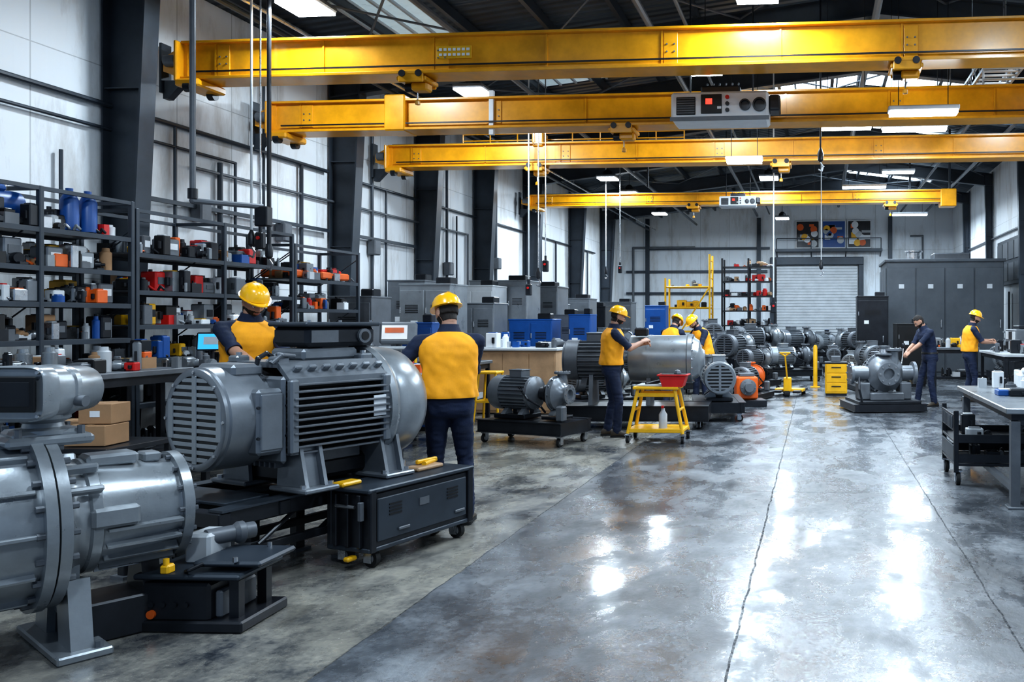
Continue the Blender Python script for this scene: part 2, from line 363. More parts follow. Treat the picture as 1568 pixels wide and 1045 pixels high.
for a in((-5.95,9.45,5.25,'bay'),(-5.4,13.0,5.2,'bay'),(-.65,9.25,5.15,'bay'),(-1.64,12.5,5.3,'bay'),(-5.3,21.3,5.2,'bay',1,180),(-5.3,23.8,5.2,'bay',1,150),(-5.3,28.5,5.2,'bay',1,240),(-1.2,21.6,5.2,'bay'),(-1.2,30.2,5.2,'bay',1,220),
          (1.3,10.5,4.12,'led',.85,60),(.45,13.0,4.52,'led',.8,60),(1.5,13.2,4.52,'led',1.0,60),(-1.15,13.6,4.14,'led',.6,50),(1.84,15.6,5.25,'led',1.2),(-1.55,18.9,5.2,'led',.8),(1.3,23.3,5.2,'led',1.2),(.4,25.8,5.2,'led',1.3),(2.0,21.0,5.2,'led',.8),(3.2,29.5,5.2,'led',1.2,240),
          (-4.3,3.6,5.3,'bay'),(-.5,4.4,5.5,'bay'),(2.6,6.2,5.5,'bay'),(-.8,.2,5.5,'bay'),(3.6,11.7,5.4,'bay')):  # extra bay lamps added for light, outside the camera's view
    lamp(a[0],a[1],a[2],a[3],a[4] if len(a)>4 else 1.2,power=a[5] if len(a)>5 else 130)
# ------------------------------------------------------------------ cranes
def crane(Y,h,x1,th,trolley,plate=None):
    x0=-7.55; b=B('overhead_crane',(0,Y,h)); Y_='crane_yellow'; L=x1-x0; w=.22
    b.box(((x0+x1)/2,0,0),(L,w,th),Y_)
    b.box(((x0+x1)/2,0,th/2-.015),(L,w+.14,.03),Y_,.004); b.box(((x0+x1)/2,0,-th/2+.015),(L,w+.16,.035),Y_,.004)
    b.box(((x0+x1)/2,-.06-w/2,-th/2+.09),(L-.3,.02,.018),'dark_metal'); b.box(((x0+x1)/2,0,th/2+.02),(L,.05,.04),'mid_grey')
    x=x0+.4; k=0
    while x<x1-.2:
        b.box((x,-w/2-.004,0),(.022,.02,th-.06),Y_); 
        if k%2==0:
            b.box((x+.1,-w/2-.006,0),(.16,.014,th-.1),Y_,.004); b.bolts((x+.1,-w/2-.012,0),(0,-1,0),.06,4,.01,.012,'mid_grey',.78)
        x+=1.35; k+=1
    b.prism([(x0-.26,-th*.25),(x0-.26,th*.1),(x0+.05,th*.5),(x0+.05,-th*.5)],1,-.13,.13,Y_)
    b.box((x0-.02,0,-.02),(.04,.5,th+.02),Y_,.01)
    b.box((x0+.12,0,-th/2-.05),(.3,.5,.09),Y_,.02)
    for s_ in(-1,1): b.cyl((x0-.2,s_*.16,0),(x0-.06,s_*.16,0),.07,'mid_grey'); b.cyl((x0+.08,s_*.2,-th/2-.1),(x0+.16,s_*.2,-th/2-.1),.06,'dark_metal')
    for tx in trolley:
        b.box((tx,0,-th/2-.05),(.36,.34,.05),Y_,.01)
        for s_ in(-1,1):
            b.box((tx,s_*.17,-th/2-.03),(.3,.03,.14),Y_,.01)
            for q in(-.1,.1): b.cyl((tx+q,s_*.13,-th/2+.0),(tx+q,s_*.2,-th/2+.0),.04,'dark_metal')
        b.box((tx+.05,0,-th/2-.12),(.2,.16,.1),Y_,.02); b.cyl((tx-.14,0,-th/2-.12),(tx+.02,0,-th/2-.12),.05,'dark_metal')
        b.cyl((tx,0,-th/2-.12),(tx,0,-th/2-.26),.008,'steel',n=6); b.lathe([(0,.0),(.01,.03),(.05,.03),(.07,.01)],(tx,0,-th/2-.33),(0,0,1),Y_,10)
    if plate: b.box((plate,-w/2-.012,.02),(.42,.012,.15),'yellow',.004); [b.box((plate-.16+i*.055,-w/2-.022,.05-.06*j),(.035,.008,.03),'white') for i in range(7) for j in range(2)]
    return b
b=crane(9.68,4.7,5.2,.46,[-4.7,1.0],-4.2); b.done()
b=crane(11.35,4.42,5.2,.43,[-2.6,3.3])
b.box((-5.75,0,.02),(.3,.4,.5),'crane_yellow',.02); b.box((-4.4,-.13,.0),(.06,.06,.6),'white')
for x in(2.2,2.9,3.6,4.3,5.0): b.cyl((x,.1,.2),(x,.1,.5),.014,'pale_grey',n=6)
b.cyl((2.2,.1,.5),(5.0,.1,.5),.014,'pale_grey',n=6); b.cyl((2.2,.1,.36),(5.0,.1,.36),.014,'pale_grey',n=6)
b.done()
b=crane(14.6,4.5,5.2,.40,[-4.9,-.6])
for i in range(9): b.cyl((-6.3+i*.5,.12,.18),(-6.3+i*.5,.12,.42),.012,'crane_yellow',n=6)
b.cyl((-6.3,.12,.42),(-2.3,.12,.42),.014,'crane_yellow',n=6); b.cyl((-6.3,.12,.3),(-2.3,.12,.3),.012,'crane_yellow',n=6)
b.box((-4.85,0,.26),(.2,.3,.25),'crane_yellow',.02); b.done()
b=crane(22.1,4.76,3.5,.32,[-3.2,1.9])
b.box((3.35,0,-.05),(.4,.4,.45),'crane_yellow',.02)
for x in(3.4,2.4): b.cyl((x,0,.1),(x,0,roofz(x)-4.76-.1),.03,'frame_blue_grey',n=8)
b.done()
b=B('crane_runway_brackets')
for y,h in((9.68,4.7),(11.35,4.42),(14.6,4.5),(22.1,4.76)):
    b.prism([(XL+.12,h-.42),(XL+.18,h-.42),(XL+.36,h-.24),(XL+.36,h-.20),(XL+.12,h-.20)],1,y-.05,y+.05,'frame_blue_grey'); b.box((XL+.11,y,h-.05),(.03,.16,.6),'frame_blue_grey')
b.done()
b=B('cable_tray',(2.5,0,5.0))
for s_ in(-1,1):
    for z in(-.02,.16): b.box((s_*.25,12.6,z),(.035,4.6,.04),'steel')
    for i in range(15): b.cyl((s_*.25,10.4+i*.3,-.02),(s_*.25,10.55+i*.3,.16),.01,'steel',n=6)
for i in range(23): b.box((0,10.4+i*.2,-.02),(.5,.06,.02),'pale_grey')
for y in(10.5,12.6,14.6):
    for s_ in(-1,1): b.cyl((s_*.24,y,.1),(s_*.24,y,roofz(2.5)-5.15),.01,'steel',n=6)
b.done()
def unit(x,y,z,s,topz):
    b=B('suspended_heater_unit',(x,y,z)); b.at(sc_=s)
    b.box((0,0,0),(1.22,.5,.36),'white',.03); b.box((0,-.252,-.16),(1.24,.02,.05),'mid_grey')
    b.box((-.42,-.255,0),(.24,.02,.22),'black',.004); [b.box((-.42,-.268,-.09+i*.03),(.22,.01,.01),'mid_grey') for i in range(7)]
    b.box((-.1,-.255,.02),(.26,.02,.24),'black',.004); b.box((-.13,-.268,.05),(.08,.01,.07),'screen_red'); b.box((-.0,-.268,-.03),(.05,.01,.03),'white')
    for i in range(3): b.cyl((.1,-.25,.1-i*.08),(.1,-.275,.1-i*.08),.025,'red' if i==0 else 'dark_metal')
    for xx,r in((.32,.07),(.5,.085)): b.lathe([(0,r),(.04,r),(.041,r*.75),(.01,r*.7),(.012,0)],(xx,-.25,0),(0,-1,0),'dark_metal',20)
    b.box((0,.0,.23),(.5,.3,.1),'dark_metal',.02); b.box((.68,0,.05),(.14,.3,.2),'dark_metal',.02)
    for i in range(6): b.cyl((-.2+i*.08,-.1,.2),(-.18+i*.08,.0,.34),.012,'steel',n=6)
    b.at()
    for xx in(-.4,.4): b.cyl((xx*s,0,.15*s),(xx*s,0,topz-z),.012,'dark_metal',n=6)
    b.done()
unit(-1.2,10.75,4.27,1.0,roofz(-1.2)-.2); unit(-1.95,21.2,4.55,.75,roofz(-1.95)-.2)
def drop(name,x,y,z0,r,m,end=None):
    b=B(name,(x,y,0)); zt=roofz(x)-.2; b.cyl((0,0,z0),(0,0,zt),r,m,n=8)
    if end=='box': b.box((0,0,z0-.08),(.1,.08,.2),'dark_metal',.015); b.cyl((0,-.04,z0-.05),(0,-.055,z0-.05),.02,'red'); b.cyl((0,0,z0),(0,0,z0+.1),r*2,'dark_metal')
    if end=='hook': b.lathe([(0,.01),(.03,.04),(.12,.045),(.2,.015)],(0,0,z0-.1),(0,0,1),'dark_metal',12); b.tube([(0,0,z0-.1),(.04,0,z0-.16),(.02,0,z0-.22),(-.03,0,z0-.2)],.012,'steel')
    if end=='elbow': b.tube([(0,0,z0),(0,0,z0-.02),(.5,.35,z0-.04)],r,m); b.box((.5,.35,z0-.14),(.14,.1,.2),'dark_metal',.01); b.cyl((0,0,z0+.0),(0,0,z0+.1),r*1.6,'dark_metal')
    b.done()
drop('drop_pipe',-6.15,7.9,2.8,.028,'mid_grey','elbow'); drop('hoist_pendant_cable',-6.55,9.35,2.55,.014,'pale_grey','hook'); drop('hoist_pendant_cable',-6.44,9.35,2.6,.010,'steel','box')
drop('drop_pipe',-6.30,9.3,2.4,.024,'dark_metal','hook'); drop('hoist_pendant_cable',-4.95,14.3,2.2,.014,'pale_grey','box'); drop('hoist_pendant_cable',-4.78,14.3,2.4,.012,'steel','hook'); drop('hoist_pendant_cable',-4.62,14.2,2.6,.010,'steel','box')
drop('hoist_pendant_cable',-5.5,21.9,2.9,.014,'pale_grey','hook'); drop('hoist_pendant_cable',-5.1,21.8,3.0,.014,'steel','box'); drop('drop_pipe',-.76,15.2,1.9,.014,'pale_grey','box'); drop('drop_pipe',.06,11.9,3.9,.014,'dark_metal','hook')
drop('hoist_pendant_cable',.1,17,2.7,.01,'pale_grey','hook'); drop('drop_pipe',-3.4,17.0,4.3,.02,'dark_metal')

# ------------------------------------------------------------------ machine parts
def caster(b,x,y,r=.06,m='wheel'):
    b.cyl((x-.018,y,r),(x+.018,y,r),r,'rubber',n=18); b.cyl((x-.02,y,r),(x+.02,y,r),r*.55,m,n=14)
    for s_ in(-1,1): b.box((x+s_*.026,y+.01,r*1.35),(.008,r*1.1,r*1.7),'steel')
    b.box((x,y+.01,r*2.25),(.08,.08,.014),'steel')
def motor(b,L,R,m='grey_paint',feet=True,box=True,cowlm=None):
    cm=cowlm or m; c=L*.24
    b.lathe([(0,R*.9),(.02*L,R),(c,R),(c,R*.86)],(0,0,0),(1,0,0),cm,28)
    b.lathe([(0,R*.80),(.006,R*.80),(.007,0)],(-.014,0,0),(1,0,0),'black',28)
    n=7
    for i in range(n):
        z=-R*.62+i*R*1.24/(n-1); w=2*math.sqrt(max(0,(R*.8)**2-z*z)); b.box((-.018,0,z),(.010,w,R*.10),cm)
    b.box((-.019,0,0),(.010,R*.14,R*1.6),cm)
    b.lathe([(-.02,R*.92),(.01,R*.92),(.01,R*.77),(-.02,R*.77)],(0,0,0),(1,0,0),cm,28,cap=False)
    b.lathe([(c,R*.84),(L*.85,R*.84)],(0,0,0),(1,0,0),m,24)
    k=26
    for i in range(k):
        a=2*math.pi*i/k
        if abs(math.cos(a))<.25 and math.sin(a)>0: continue
        b.box(((c+L*.85)/2,R*.9*math.cos(a),R*.9*math.sin(a)),((L*.85-c)*.97,R*.22,R*.045),m,rot=(math.degrees(a),0,0))
    b.lathe([(L*.84,R*.8),(L*.84,R*.97),(L*.9,R*.97),(L*.95,R*.7),(L,R*.35),(L,R*.2),(L*1.12,R*.2)],(0,0,0),(1,0,0),m,28)
    b.bolts((L*.9,0,0),(1,0,0),R*.86,8,R*.05,R*.05,'steel')
    b.cyl((L,0,0),(L*1.2,0,0),R*.12,'steel')
    if box: b.box((L*.52,0,R*1.1),(L*.3,R*.8,R*.42),m,R*.04); b.box((L*.52,0,R*1.33),(L*.32,R*.86,R*.07),m,.006)
    if feet:
        for xx in(L*.35,L*.75):
            for s_ in(-1,1): b.prism([(s_*R*.3,-R*.7),(s_*R*.85,-R*1.12),(s_*R*.9,-R*1.2),(s_*R*.2,-R*1.2)],0,xx-.05*L,xx+.05*L,m)
def volute(b,x,R,m):
    b.lathe([(-.45*R,R*.35),(-.42*R,R*.6),(-.25*R,R*.82),(-.1*R,R),(.18*R,R),(.3*R,R*.8),(.55*R,R*.5),(.8*R,R*.42),(.8*R,R*.6),(.92*R,R*.6),(.93*R,R*.3),(.7*R,R*.28),(.7*R,0)],(x,0,0),(1,0,0),m,28)
    b.lathe([(0,R*1.1),(.08*R,R*1.1),(.08*R,R*.9)],(x-.12*R,0,0),(1,0,0),m,28)
    b.bolts((x-.03*R,0,0),(1,0,0),R*1.03,12,R*.05,R*.07,'steel'); b.bolts((x+.92*R,0,0),(1,0,0),R*.48,8,R*.05,R*.05,'steel')
    b.lathe([(0,R*.34),(R*1.15,R*.3),(R*1.2,R*.5),(R*1.32,R*.5),(R*1.32,R*.25)],(x+.05*R,R*.45,0),(0,0,1),m,20)
    b.bolts((x+.05*R,R*.45,R*1.32),(0,0,1),R*.42,8,R*.045,R*.05,'steel')
    for s_ in(-1,1): b.prism([(s_*R*.2,-R*.8),(s_*R*.7,-R*1.18),(s_*R*.7,-R*1.25),(s_*R*.1,-R*1.25)],0,x-.15*R,x+.2*R,m)
def skid(b,x0,x1,y0,y1,z0,z1,m='dark_metal'):
    for y in(y0,y1): b.box(((x0+x1)/2,y,(z0+z1)/2),(x1-x0,.07,z1-z0),m,.006); b.box(((x0+x1)/2,y,z1),(x1-x0,.11,.014),m); b.box(((x0+x1)/2,y,z0+.007),(x1-x0,.11,.014),m)
    k=4
    for i in range(k): b.box((x0+.04+(x1-x0-.08)*i/(k-1),(y0+y1)/2,(z0+z1)/2),(.07,y1-y0,z1-z0),m)
    b.box(((x0+x1)/2,(y0+y1)/2,z1-.005),(x1-x0-.05,y1-y0-.02,.012),m)
def pump_set(name,loc,rot,R=.24,m='grey_paint',m2=None,wheels=True,colr='dark_metal',tall=0):
    b=B(name,loc,rot); m2=m2 or m; L=R*3; zb=.20 if wheels else .02
    skid(b,-R*2.9,R*2.9,-R*1.35,R*1.35,zb-(.06 if wheels else 0),zb+.10,colr)
    if wheels:
        for x in(-R*2.6,R*2.6):
            for y in(-R*1.2,R*1.2): caster(b,x,y,.055)
    h=zb+.11
    b.box((-R*1.2,0,h+.03+tall/2),(R*2.2,R*1.6,.06+tall),colr,.01)
    b.at((-R*2.6,0,h+.06+tall+R*1.2)); motor(b,L,R,m)
    b.at((0,0,h+.06+tall+R*1.2)); volute(b,R*1.6,R*.95,m2); b.lathe([(0,R*.4),(R*.35,R*.4),(R*.36,R*.55),(R*.5,R*.55)],(R*.55,0,0),(1,0,0),'dark_metal',18)
    b.at(); b.box((R*1.6,0,h+.0+(.06+tall)/2),(R*1.2,R*1.5,.04+tall),colr,.01)
    b.tube([(R*1.2,-R*.6,h+.1),(R*1.2,-R*1.0,h+R*.8),(R*.3,-R*1.05,h+R*1.2),(-R*.5,-R*.8,h+R*1.9)],.014,'dark_metal')
    b.box((R*2.5,-R*.9,h+.1),(R*.5,R*.5,.2),'mid_grey',.02)
    return b.done()
def cabinet(name,loc,rot,w,d,h,m='mid_grey',doors=2,legs=True):
    b=B(name,loc,rot); b.box((0,0,h/2+.03),(w,d,h-.06),m,.012); b.box((0,0,.03),(w*.94,d*.92,.06),'black'); b.box((0,0,h),(w*1.02,d*1.03,.03),m,.006)
    for i in range(doors):
        x=-w/2+w*(i+.5)/doors; b.box((x,-d/2-.008,h/2+.03),(w/doors*.93,.02,h*.88),m,.006)
        b.box((x+w/doors*.33,-d/2-.03,h*.5),(.025,.03,.16),'steel',.005)
        for k in range(5): b.box((x,-d/2-.02,h*.84-k*.03),(w/doors*.5,.006,.012),'black')
        for zz in(.2,.8): b.cyl((x-w/doors*.45,-d/2-.02,h*zz-.05),(x-w/doors*.45,-d/2-.02,h*zz+.05),.012,'steel',n=8)
    b.box((-w*.2,-d/2-.02,h*.7),(.12,.008,.09),'white'); b.box((w*.25,0,h+.07),(w*.3,d*.4,.12),'dark_metal',.015)
    return b.done()
ITEMCOL=['mid_grey','pale_grey','dark_metal','dark_metal','white','grey_paint','light_grey_paint','mid_grey','blue','red','yellow','orange','black','steel','cardboard','dark_metal','mid_grey','light_grey_paint','grey_paint','dark_metal','light_grey_paint']
def items(b,x0,x1,y0,y1,z,hmax,rg,n,cols=ITEMCOL,smin=.06,smax=.24):
    for i in range(n):
        k=rg.random(); m=rg.choice(cols); s_=rg.uniform(smin,smax); x=rg.uniform(x0+s_/2,x1-s_/2) if x1-x0>s_ else (x0+x1)/2; y=rg.uniform(y0+s_/2,y1-s_/2); h=min(hmax,rg.uniform(.05,.26)*min(1,smax*5))
        if k<.35:
            b.box((x,y,z+h/2),(s_,s_*rg.uniform(.6,1.2),h),m,.008); b.box((x,y,z+h),(s_*.7,s_*.5,.02),rg.choice(cols),.004)
            b.box((x+s_*.2,y-s_*.3,z+h*.5),(s_*.2,s_*.7,h*.4),'dark_metal',.004)
        elif k<.55: b.lathe([(0,s_*.3),(h*.8,s_*.3),(h*.85,s_*.2),(h,s_*.18)],(x,y,z),(0,0,1),m,12)
        elif k<.75:
            a=rg.uniform(0,3.14); R=s_*.33; d=V((math.cos(a),math.sin(a),0)); p=V((x,y,z+R)); b.lathe([(0,R*.8),(.02,R),(s_*.5,R),(s_*.52,R*.7),(s_*.8,R*.6),(s_*.82,R*.3),(s_,R*.3)],p-d*s_*.4,d,m,12); b.box((x,y,z+.01),(s_,s_*.5,.02),'dark_metal')
        elif k<.9:
            for q in((-1,0),(1,0),(0,-1),(0,1)): b.box((x+q[0]*s_*.45,y+q[1]*s_*.45,z+.05),(.012 if q[0] else s_*.9,.012 if q[1] else s_*.9,.10),m)
            b.box((x,y,z+.01),(s_*.9,s_*.9,.02),m); b.sph((x,y,z+.07),s_*.22,'dark_metal',8); b.cyl((x-s_*.2,y,z+.08),(x+s_*.2,y+.05,z+.1),s_*.1,'steel',n=8)
        else: b.tube([(x,y,z+.01),(x+s_*.3,y,z+.05),(x+s_*.5,y+s_*.3,z+.02),(x+s_*.1,y+s_*.5,z+.04)],.012,m)
DARK=['dark_metal','black','mid_grey','dark_metal','frame_blue_grey','dark_metal','pale_grey','grey_paint']
def rack(y0,y1,nb,h,levels,seed,back=-7.4,front=-6.8):
    rg=random.Random(seed); b=B('industrial_shelving'); ym=[y0+(y1-y0)*i/nb for i in range(nb+1)]; m='frame_blue_grey'
    for y in ym:
        for x in(back,front): b.box((x,y,h/2),(.045,.045,h),m,.006)
        b.box(((back+front)/2,y,h-.02),(front-back,.035,.035),m); 
        for z in(.5,1.4,2.1): b.cyl((back,y,z),(front,y,z+.4),.008,m,n=6)
    for x in(back,front): b.box((x,(y0+y1)/2,h-.02),(.035,y1-y0,.035),m)
    for z in levels:
        for x in(back,front): b.box((x,(y0+y1)/2,z-.025),(.035,y1-y0,.045),m)
        b.box(((back+front)/2,(y0+y1)/2,z-.008),(front-back,y1-y0,.014),'mid_grey')
    o=b.done(); c=B('stored_parts')
    for i,z in enumerate(levels):
        nx=(levels[i+1]-z-.08) if i+1<len(levels) else .3
        items(c,back+.05,front+.02,y0+.05,y1-.05,z,nx,rg,int((y1-y0)*34),cols=ITEMCOL if z>1 else DARK,smin=.05,smax=.18)
        for q in range(int((y1-y0)*3)):
            yy=rg.uniform(y0+.1,y1-.1); hh=min(nx,rg.uniform(.1,.24)); ww=rg.uniform(.08,.2); cm=rg.choice(['dark_metal','mid_grey','black','pale_grey','grey_paint','dark_metal','mid_grey','dark_metal','light_grey_paint','red','blue','white','yellow','grey_paint']); xx=front-.14-rg.random()*.1
            c.box((xx,yy,z+hh/2),(.18,ww,hh),cm,.012); c.box((xx+.093,yy,z+hh*.55),(.006,ww*.6,hh*.35),rg.choice(['white','dark_metal','mid_grey'])); c.cyl((xx,yy-ww*.25,z+hh),(xx,yy-ww*.25,z+hh+.025),.02,'dark_metal',n=8)
    c.done(parent=o); return o
rack(4.9,7.9,3,2.78,[.25,.65,1.05,1.42,1.76,2.08,2.42],1)
rack(7.96,10.5,2,2.72,[.3,.75,1.2,1.55,1.9,2.28],2)
rack(10.56,12.1,1,2.6,[.3,.9,1.35,1.75,2.15],3)
b=B('machine_covers'); b.box((-7.1,10.9,2.22),(.5,.5,.10),'orange',.02); b.box((-7.1,11.6,2.22),(.52,.7,.10),'orange',.02); b.box((-7.1,11.6,2.29),(.4,.5,.04),'red',.02); b.done()
b=B('blue_compressor',(-7.05,6.65,2.43)); b.box((0,0,.03),(.4,.3,.06),'dark_metal',.01); b.cyl((0,-.25,.18),(0,.25,.18),.12,'blue',n=20); b.box((0,0,.31),(.16,.24,.06),'blue',.02); b.cyl((0,.15,.28),(0,.15,.37),.03,'steel'); b.done()
for y in(7.3,7.5): 
    b=B('gas_bottle',(-6.9,y,2.43)); b.lathe([(0,.075),(.28,.075),(.34,.045),(.36,.03),(.39,.03)],(0,0,0),(0,0,1),'blue',16); b.done()
def bench(name,x0,x1,y0,y1,h,seed,top='mid_grey',leg='dark_metal',n=30,shelf=True,bcols=ITEMCOL):
    rg=random.Random(seed); b=B(name); b.box(((x0+x1)/2,(y0+y1)/2,h-.025),(x1-x0,y1-y0,.05),top,.006)
    for x in(x0+.06,x1-.06):
        for y in(y0+.06,y1-.06): b.box((x,y,(h-.05)/2),(.06,.06,h-.05),leg,.004)
        b.box((x,(y0+y1)/2,h-.09),(.04,y1-y0-.12,.07),leg)
    for y in(y0+.06,y1-.06): b.box(((x0+x1)/2,y,h-.09),(x1-x0-.12,.04,.07),leg)
    if shelf: b.box(((x0+x1)/2,(y0+y1)/2,h*.35),(x1-x0-.14,y1-y0-.1,.03),leg)
    o=b.done(); c=B('bench_tools'); items(c,x0+.03,x1-.03,y0+.03,y1-.03,h,.3,rg,n,bcols,.05,.2)
    if shelf: items(c,x0+.1,x1-.1,y0+.1,y1-.1,h*.35+.015,.3,rg,n//2,['dark_metal','mid_grey','black','dark_metal','pale_grey'])
    c.done(parent=o); return o
bench('workbench',-6.6,-5.9,5.2,7.6,1.15,11,n=64); bench('workbench',-6.6,-6.0,7.9,11.4,1.1,12,n=90)
bench('workbench',-5.5,-4.7,9.3,11.2,.95,13,n=36); bench('workbench',-6.4,-5.2,12.5,13.3,.95,14,n=30)
def monitor(name,loc,rot,scr,w=.3,stand=.5):
    b=B(name,loc,rot); b.box((0,0,stand),(w,.04,w*.72),'dark_metal',.01,rot=(-12,0,0)); b.box((0,-.024,stand),(w*.88,.006,w*.6),scr,rot=(-12,0,0)); b.cyl((0,.03,0),(0,.03,stand-w*.2),.018,'dark_metal'); b.box((0,.03,.01),(.22,.18,.02),'dark_metal',.005)
    b.box((0,-.028,stand+.01),(w*.5,.004,w*.3),'pale_grey',rot=(-12,0,0)); return b
monitor('monitor',(-6.1,8.1,1.1),25,'screen_blue',.26,.28).done()
b=B('control_terminal',(-4.05,7.95,0),20); b.box((0,0,.02),(.4,.4,.04),'dark_metal',.01); b.cyl((0,0,.03),(0,0,1.38),.03,'mid_grey'); b.box((0,-.03,1.47),(.34,.07,.22),'mid_grey',.02,rot=(-18,0,0)); b.box((-.03,-.072,1.48),(.23,.008,.14),'screen_light',rot=(-18,0,0)); b.box((-.03,-.079,1.5),(.17,.006,.05),'orange',rot=(-18,0,0)); b.box((0,-.14,1.33),(.34,.14,.03),'pale_grey',.008); b.done()
b=B('low_shelf_rack'); 
for x in(-5.85,-5.15):
    for y in(5.75,6.35): b.box((x,y,.33),(.04,.04,.66),'dark_metal')
for z in(.2,.64): b.box((-5.5,6.05,z),(.76,.66,.04),'dark_metal',.005)
items(b,-5.8,-5.2,5.8,6.3,.22,.3,random.Random(4),9,['dark_metal','black','mid_grey']); b.done()
for x,y,z,w,h in((-5.40,5.95,.665,.3,.15),(-5.38,6.0,.82,.24,.15),(-5.7,6.1,.665,.22,.16)):
    b=B('cardboard_box',(x,y,z),8); b.box((0,0,h/2),(w,w*.9,h),'cardboard',.004); b.box((0,0,h+.001),(.05,w*.9,.003),'wood'); b.box((0,-w*.45-.001,h*.5),(w*.3,.003,h*.3),'white'); b.done()

# ------------------------------------------------------------------ foreground pump
b=B('flanged_pump',(-3.74,3.84,0),57); G='light_grey_paint'; b.at((0,0,.62))
b.lathe([(-.62,.0),(-.62,.12),(-.60,.2),(-.56,.24),(-.5,.33),(-.4,.37),(-.1,.37),(-.08,.34)],(0,0,0),(1,0,0),G,48)
b.lathe([(-.66,.10),(-.62,.10),(-.61,.05)],(0,0,0),(1,0,0),'black',24); b.bolts((-.58,0,0),(-1,0,0),.16,10,.012,.02,'dark_metal'); b.bolts((-.47,0,0),(-1,0,0),.335,18,.014,.02,'mid_grey')
b.lathe([(-.10,.35),(-.10,.425),(-.055,.425),(-.055,.35)],(0,0,0),(1,0,0),G,48); b.lathe([(-.045,.35),(-.045,.415),(0,.415),(0,.33)],(0,0,0),(1,0,0),G,48)
b.bolts((.0,0,0),(1,0,0),.385,20,.016,.03,'mid_grey'); b.bolts((-.1,0,0),(-1,0,0),.39,20,.016,.03,'mid_grey')
b.lathe([(0,.34),(.03,.30),(.06,.275),(.10,.27),(.11,.285),(.15,.285),(.16,.265),(.48,.235),(.5,.24),(.5,.275),(.545,.275),(.55,.23),(.57,.2),(.57,.12),(.6,.12),(.6,0)],(0,0,0),(1,0,0),G,48)
b.bolts((.545,0,0),(1,0,0),.25,14,.013,.02,'mid_grey'); b.bolts((.5,0,0),(-1,0,0),.255,14,.013,.02,'mid_grey')
for i in range(10):
    a=math.pi*(1.05+.9*i/9); b.box((.33,.265*math.cos(a),.265*math.sin(a)),(.32,.05,.014),G,rot=(math.degrees(a),0,0))
for i in range(12):
    a=math.pi*2*i/12; b.box((-.26,.375*math.cos(a),.375*math.sin(a)),(.28,.05,.022),G,.005,rot=(math.degrees(a),0,0))
b.box((.24,-.02,.275),(.22,.16,.06),G,.015); b.box((.42,0,.262),(.08,.12,.05),G,.01)
for a in(.6,1.0,2.2,2.6): b.box((.08,.32*math.cos(a),.32*math.sin(a)),(.14,.05,.03),G,.008,rot=(math.degrees(a),0,0))
b.box((-.02,0,.40),(.34,.30,.05),G,.015); b.box((-.02,.0,.43),(.28,.24,.04),G,.015)
for xx in(-.14,.10):
    for yy in(-.12,.12): b.cyl((xx,yy,.42),(xx,yy,.465),.016,'mid_grey',n=6)
b.lathe([(0,.13),(.02,.13),(.03,.085),(.05,.08),(.07,.11),(.09,.11)],(-.02,0,.43),(0,0,1),G,28)
def sq(x,w,h,zc,e=3.2,n=28):
    o=[]
    for i in range(n):
        a=2*math.pi*(i+.5)/n; c_,s_=math.cos(a),math.sin(a); o.append((x,w*abs(c_)**(2/e)*(1 if c_>0 else -1),zc+h*abs(s_)**(2/e)*(1 if s_>0 else -1)))
    return o
b.at((.0,-.03,.62+.635),38,0,0,.92); zc=0
b.loft([sq(-.22,.15,.125,zc,5),sq(-.24,.16,.135,zc,5),sq(-.23,.165,.142,zc,5),sq(-.14,.165,.142,zc,4),sq(-.13,.152,.13,zc,3.5),sq(-.02,.15,.13,zc,3),sq(-.01,.158,.138,zc,3),sq(.02,.158,.138,zc,3),sq(.03,.145,.128,zc,2.6),sq(.20,.135,.122,zc,2.3),sq(.235,.11,.10,zc,2.2),sq(.245,.05,.05,zc,2)],G)
b.box((-.243,0,zc+.0),(.012,.25,.18),'black',.01); b.box((-.247,0,zc+.0),(.012,.2,.13),'dark_metal',.01)
for yy in(-.135,.135):
    for zz in(-.11,.11): b.cyl((-.23,yy,zc+zz),(-.25,yy,zc+zz),.009,'steel',n=6)
b.cyl((.0,-.13,zc-.05),(.0,-.19,zc-.055),.03,'mid_grey')
b.at((0,0,.62))
b.box((.2,-.27,.02),(.2,.06,.10),G,.015)
b.at()
for xx,r in((-.36,.36),(.06,.36)):
    for s_ in(-1,1): b.prism([(s_*.06,.62-r*.8),(s_*.24,.62-r*.72),(s_*.30,.05),(s_*.33,.0),(s_*.10,.0),(s_*.10,.05)],0,xx-.045,xx+.045,G)
    b.box((xx,0,.02),(.22,.72,.04),G,.008); b.box((xx,0,.3),(.04,.36,.3),G)
    for s_ in(-1,1): b.cyl((xx+.06,s_*.32,.03),(xx+.06,s_*.32,.07),.018,'mid_grey',n=6)
b.prism([(-.08,.38),(.08,.38),(.13,.2),(-.13,.2)],0,.36,.44,'dark_metal'); b.box((.30,0,.1),(.5,.30,.2),'dark_metal',.01)
b.done()
b=B('actuator_skid',(-3.20,4.27,0),3)
b.box((0,0,.03),(.56,.42,.06),'dark_metal',.01); b.box((-.08,-.02,.15),(.36,.34,.2),'dark_metal',.015); b.box((-.02,0,.28),(.56,.40,.03),'frame_blue_grey',.01)
b.box((.16,.02,.335),(.36,.34,.03),'frame_blue_grey',.012); b.box((.2,-.12,.15),(.05,.05,.2),'dark_metal'); b.box((.2,.12,.15),(.05,.05,.2),'dark_metal'); b.box((.12,0,.13),(.04,.3,.14),'mid_grey',.01)
for i in range(4): b.cyl((-.2+i*.06,-.18,.14),(-.2+i*.06,-.20,.14),.014,'dark_metal'); 
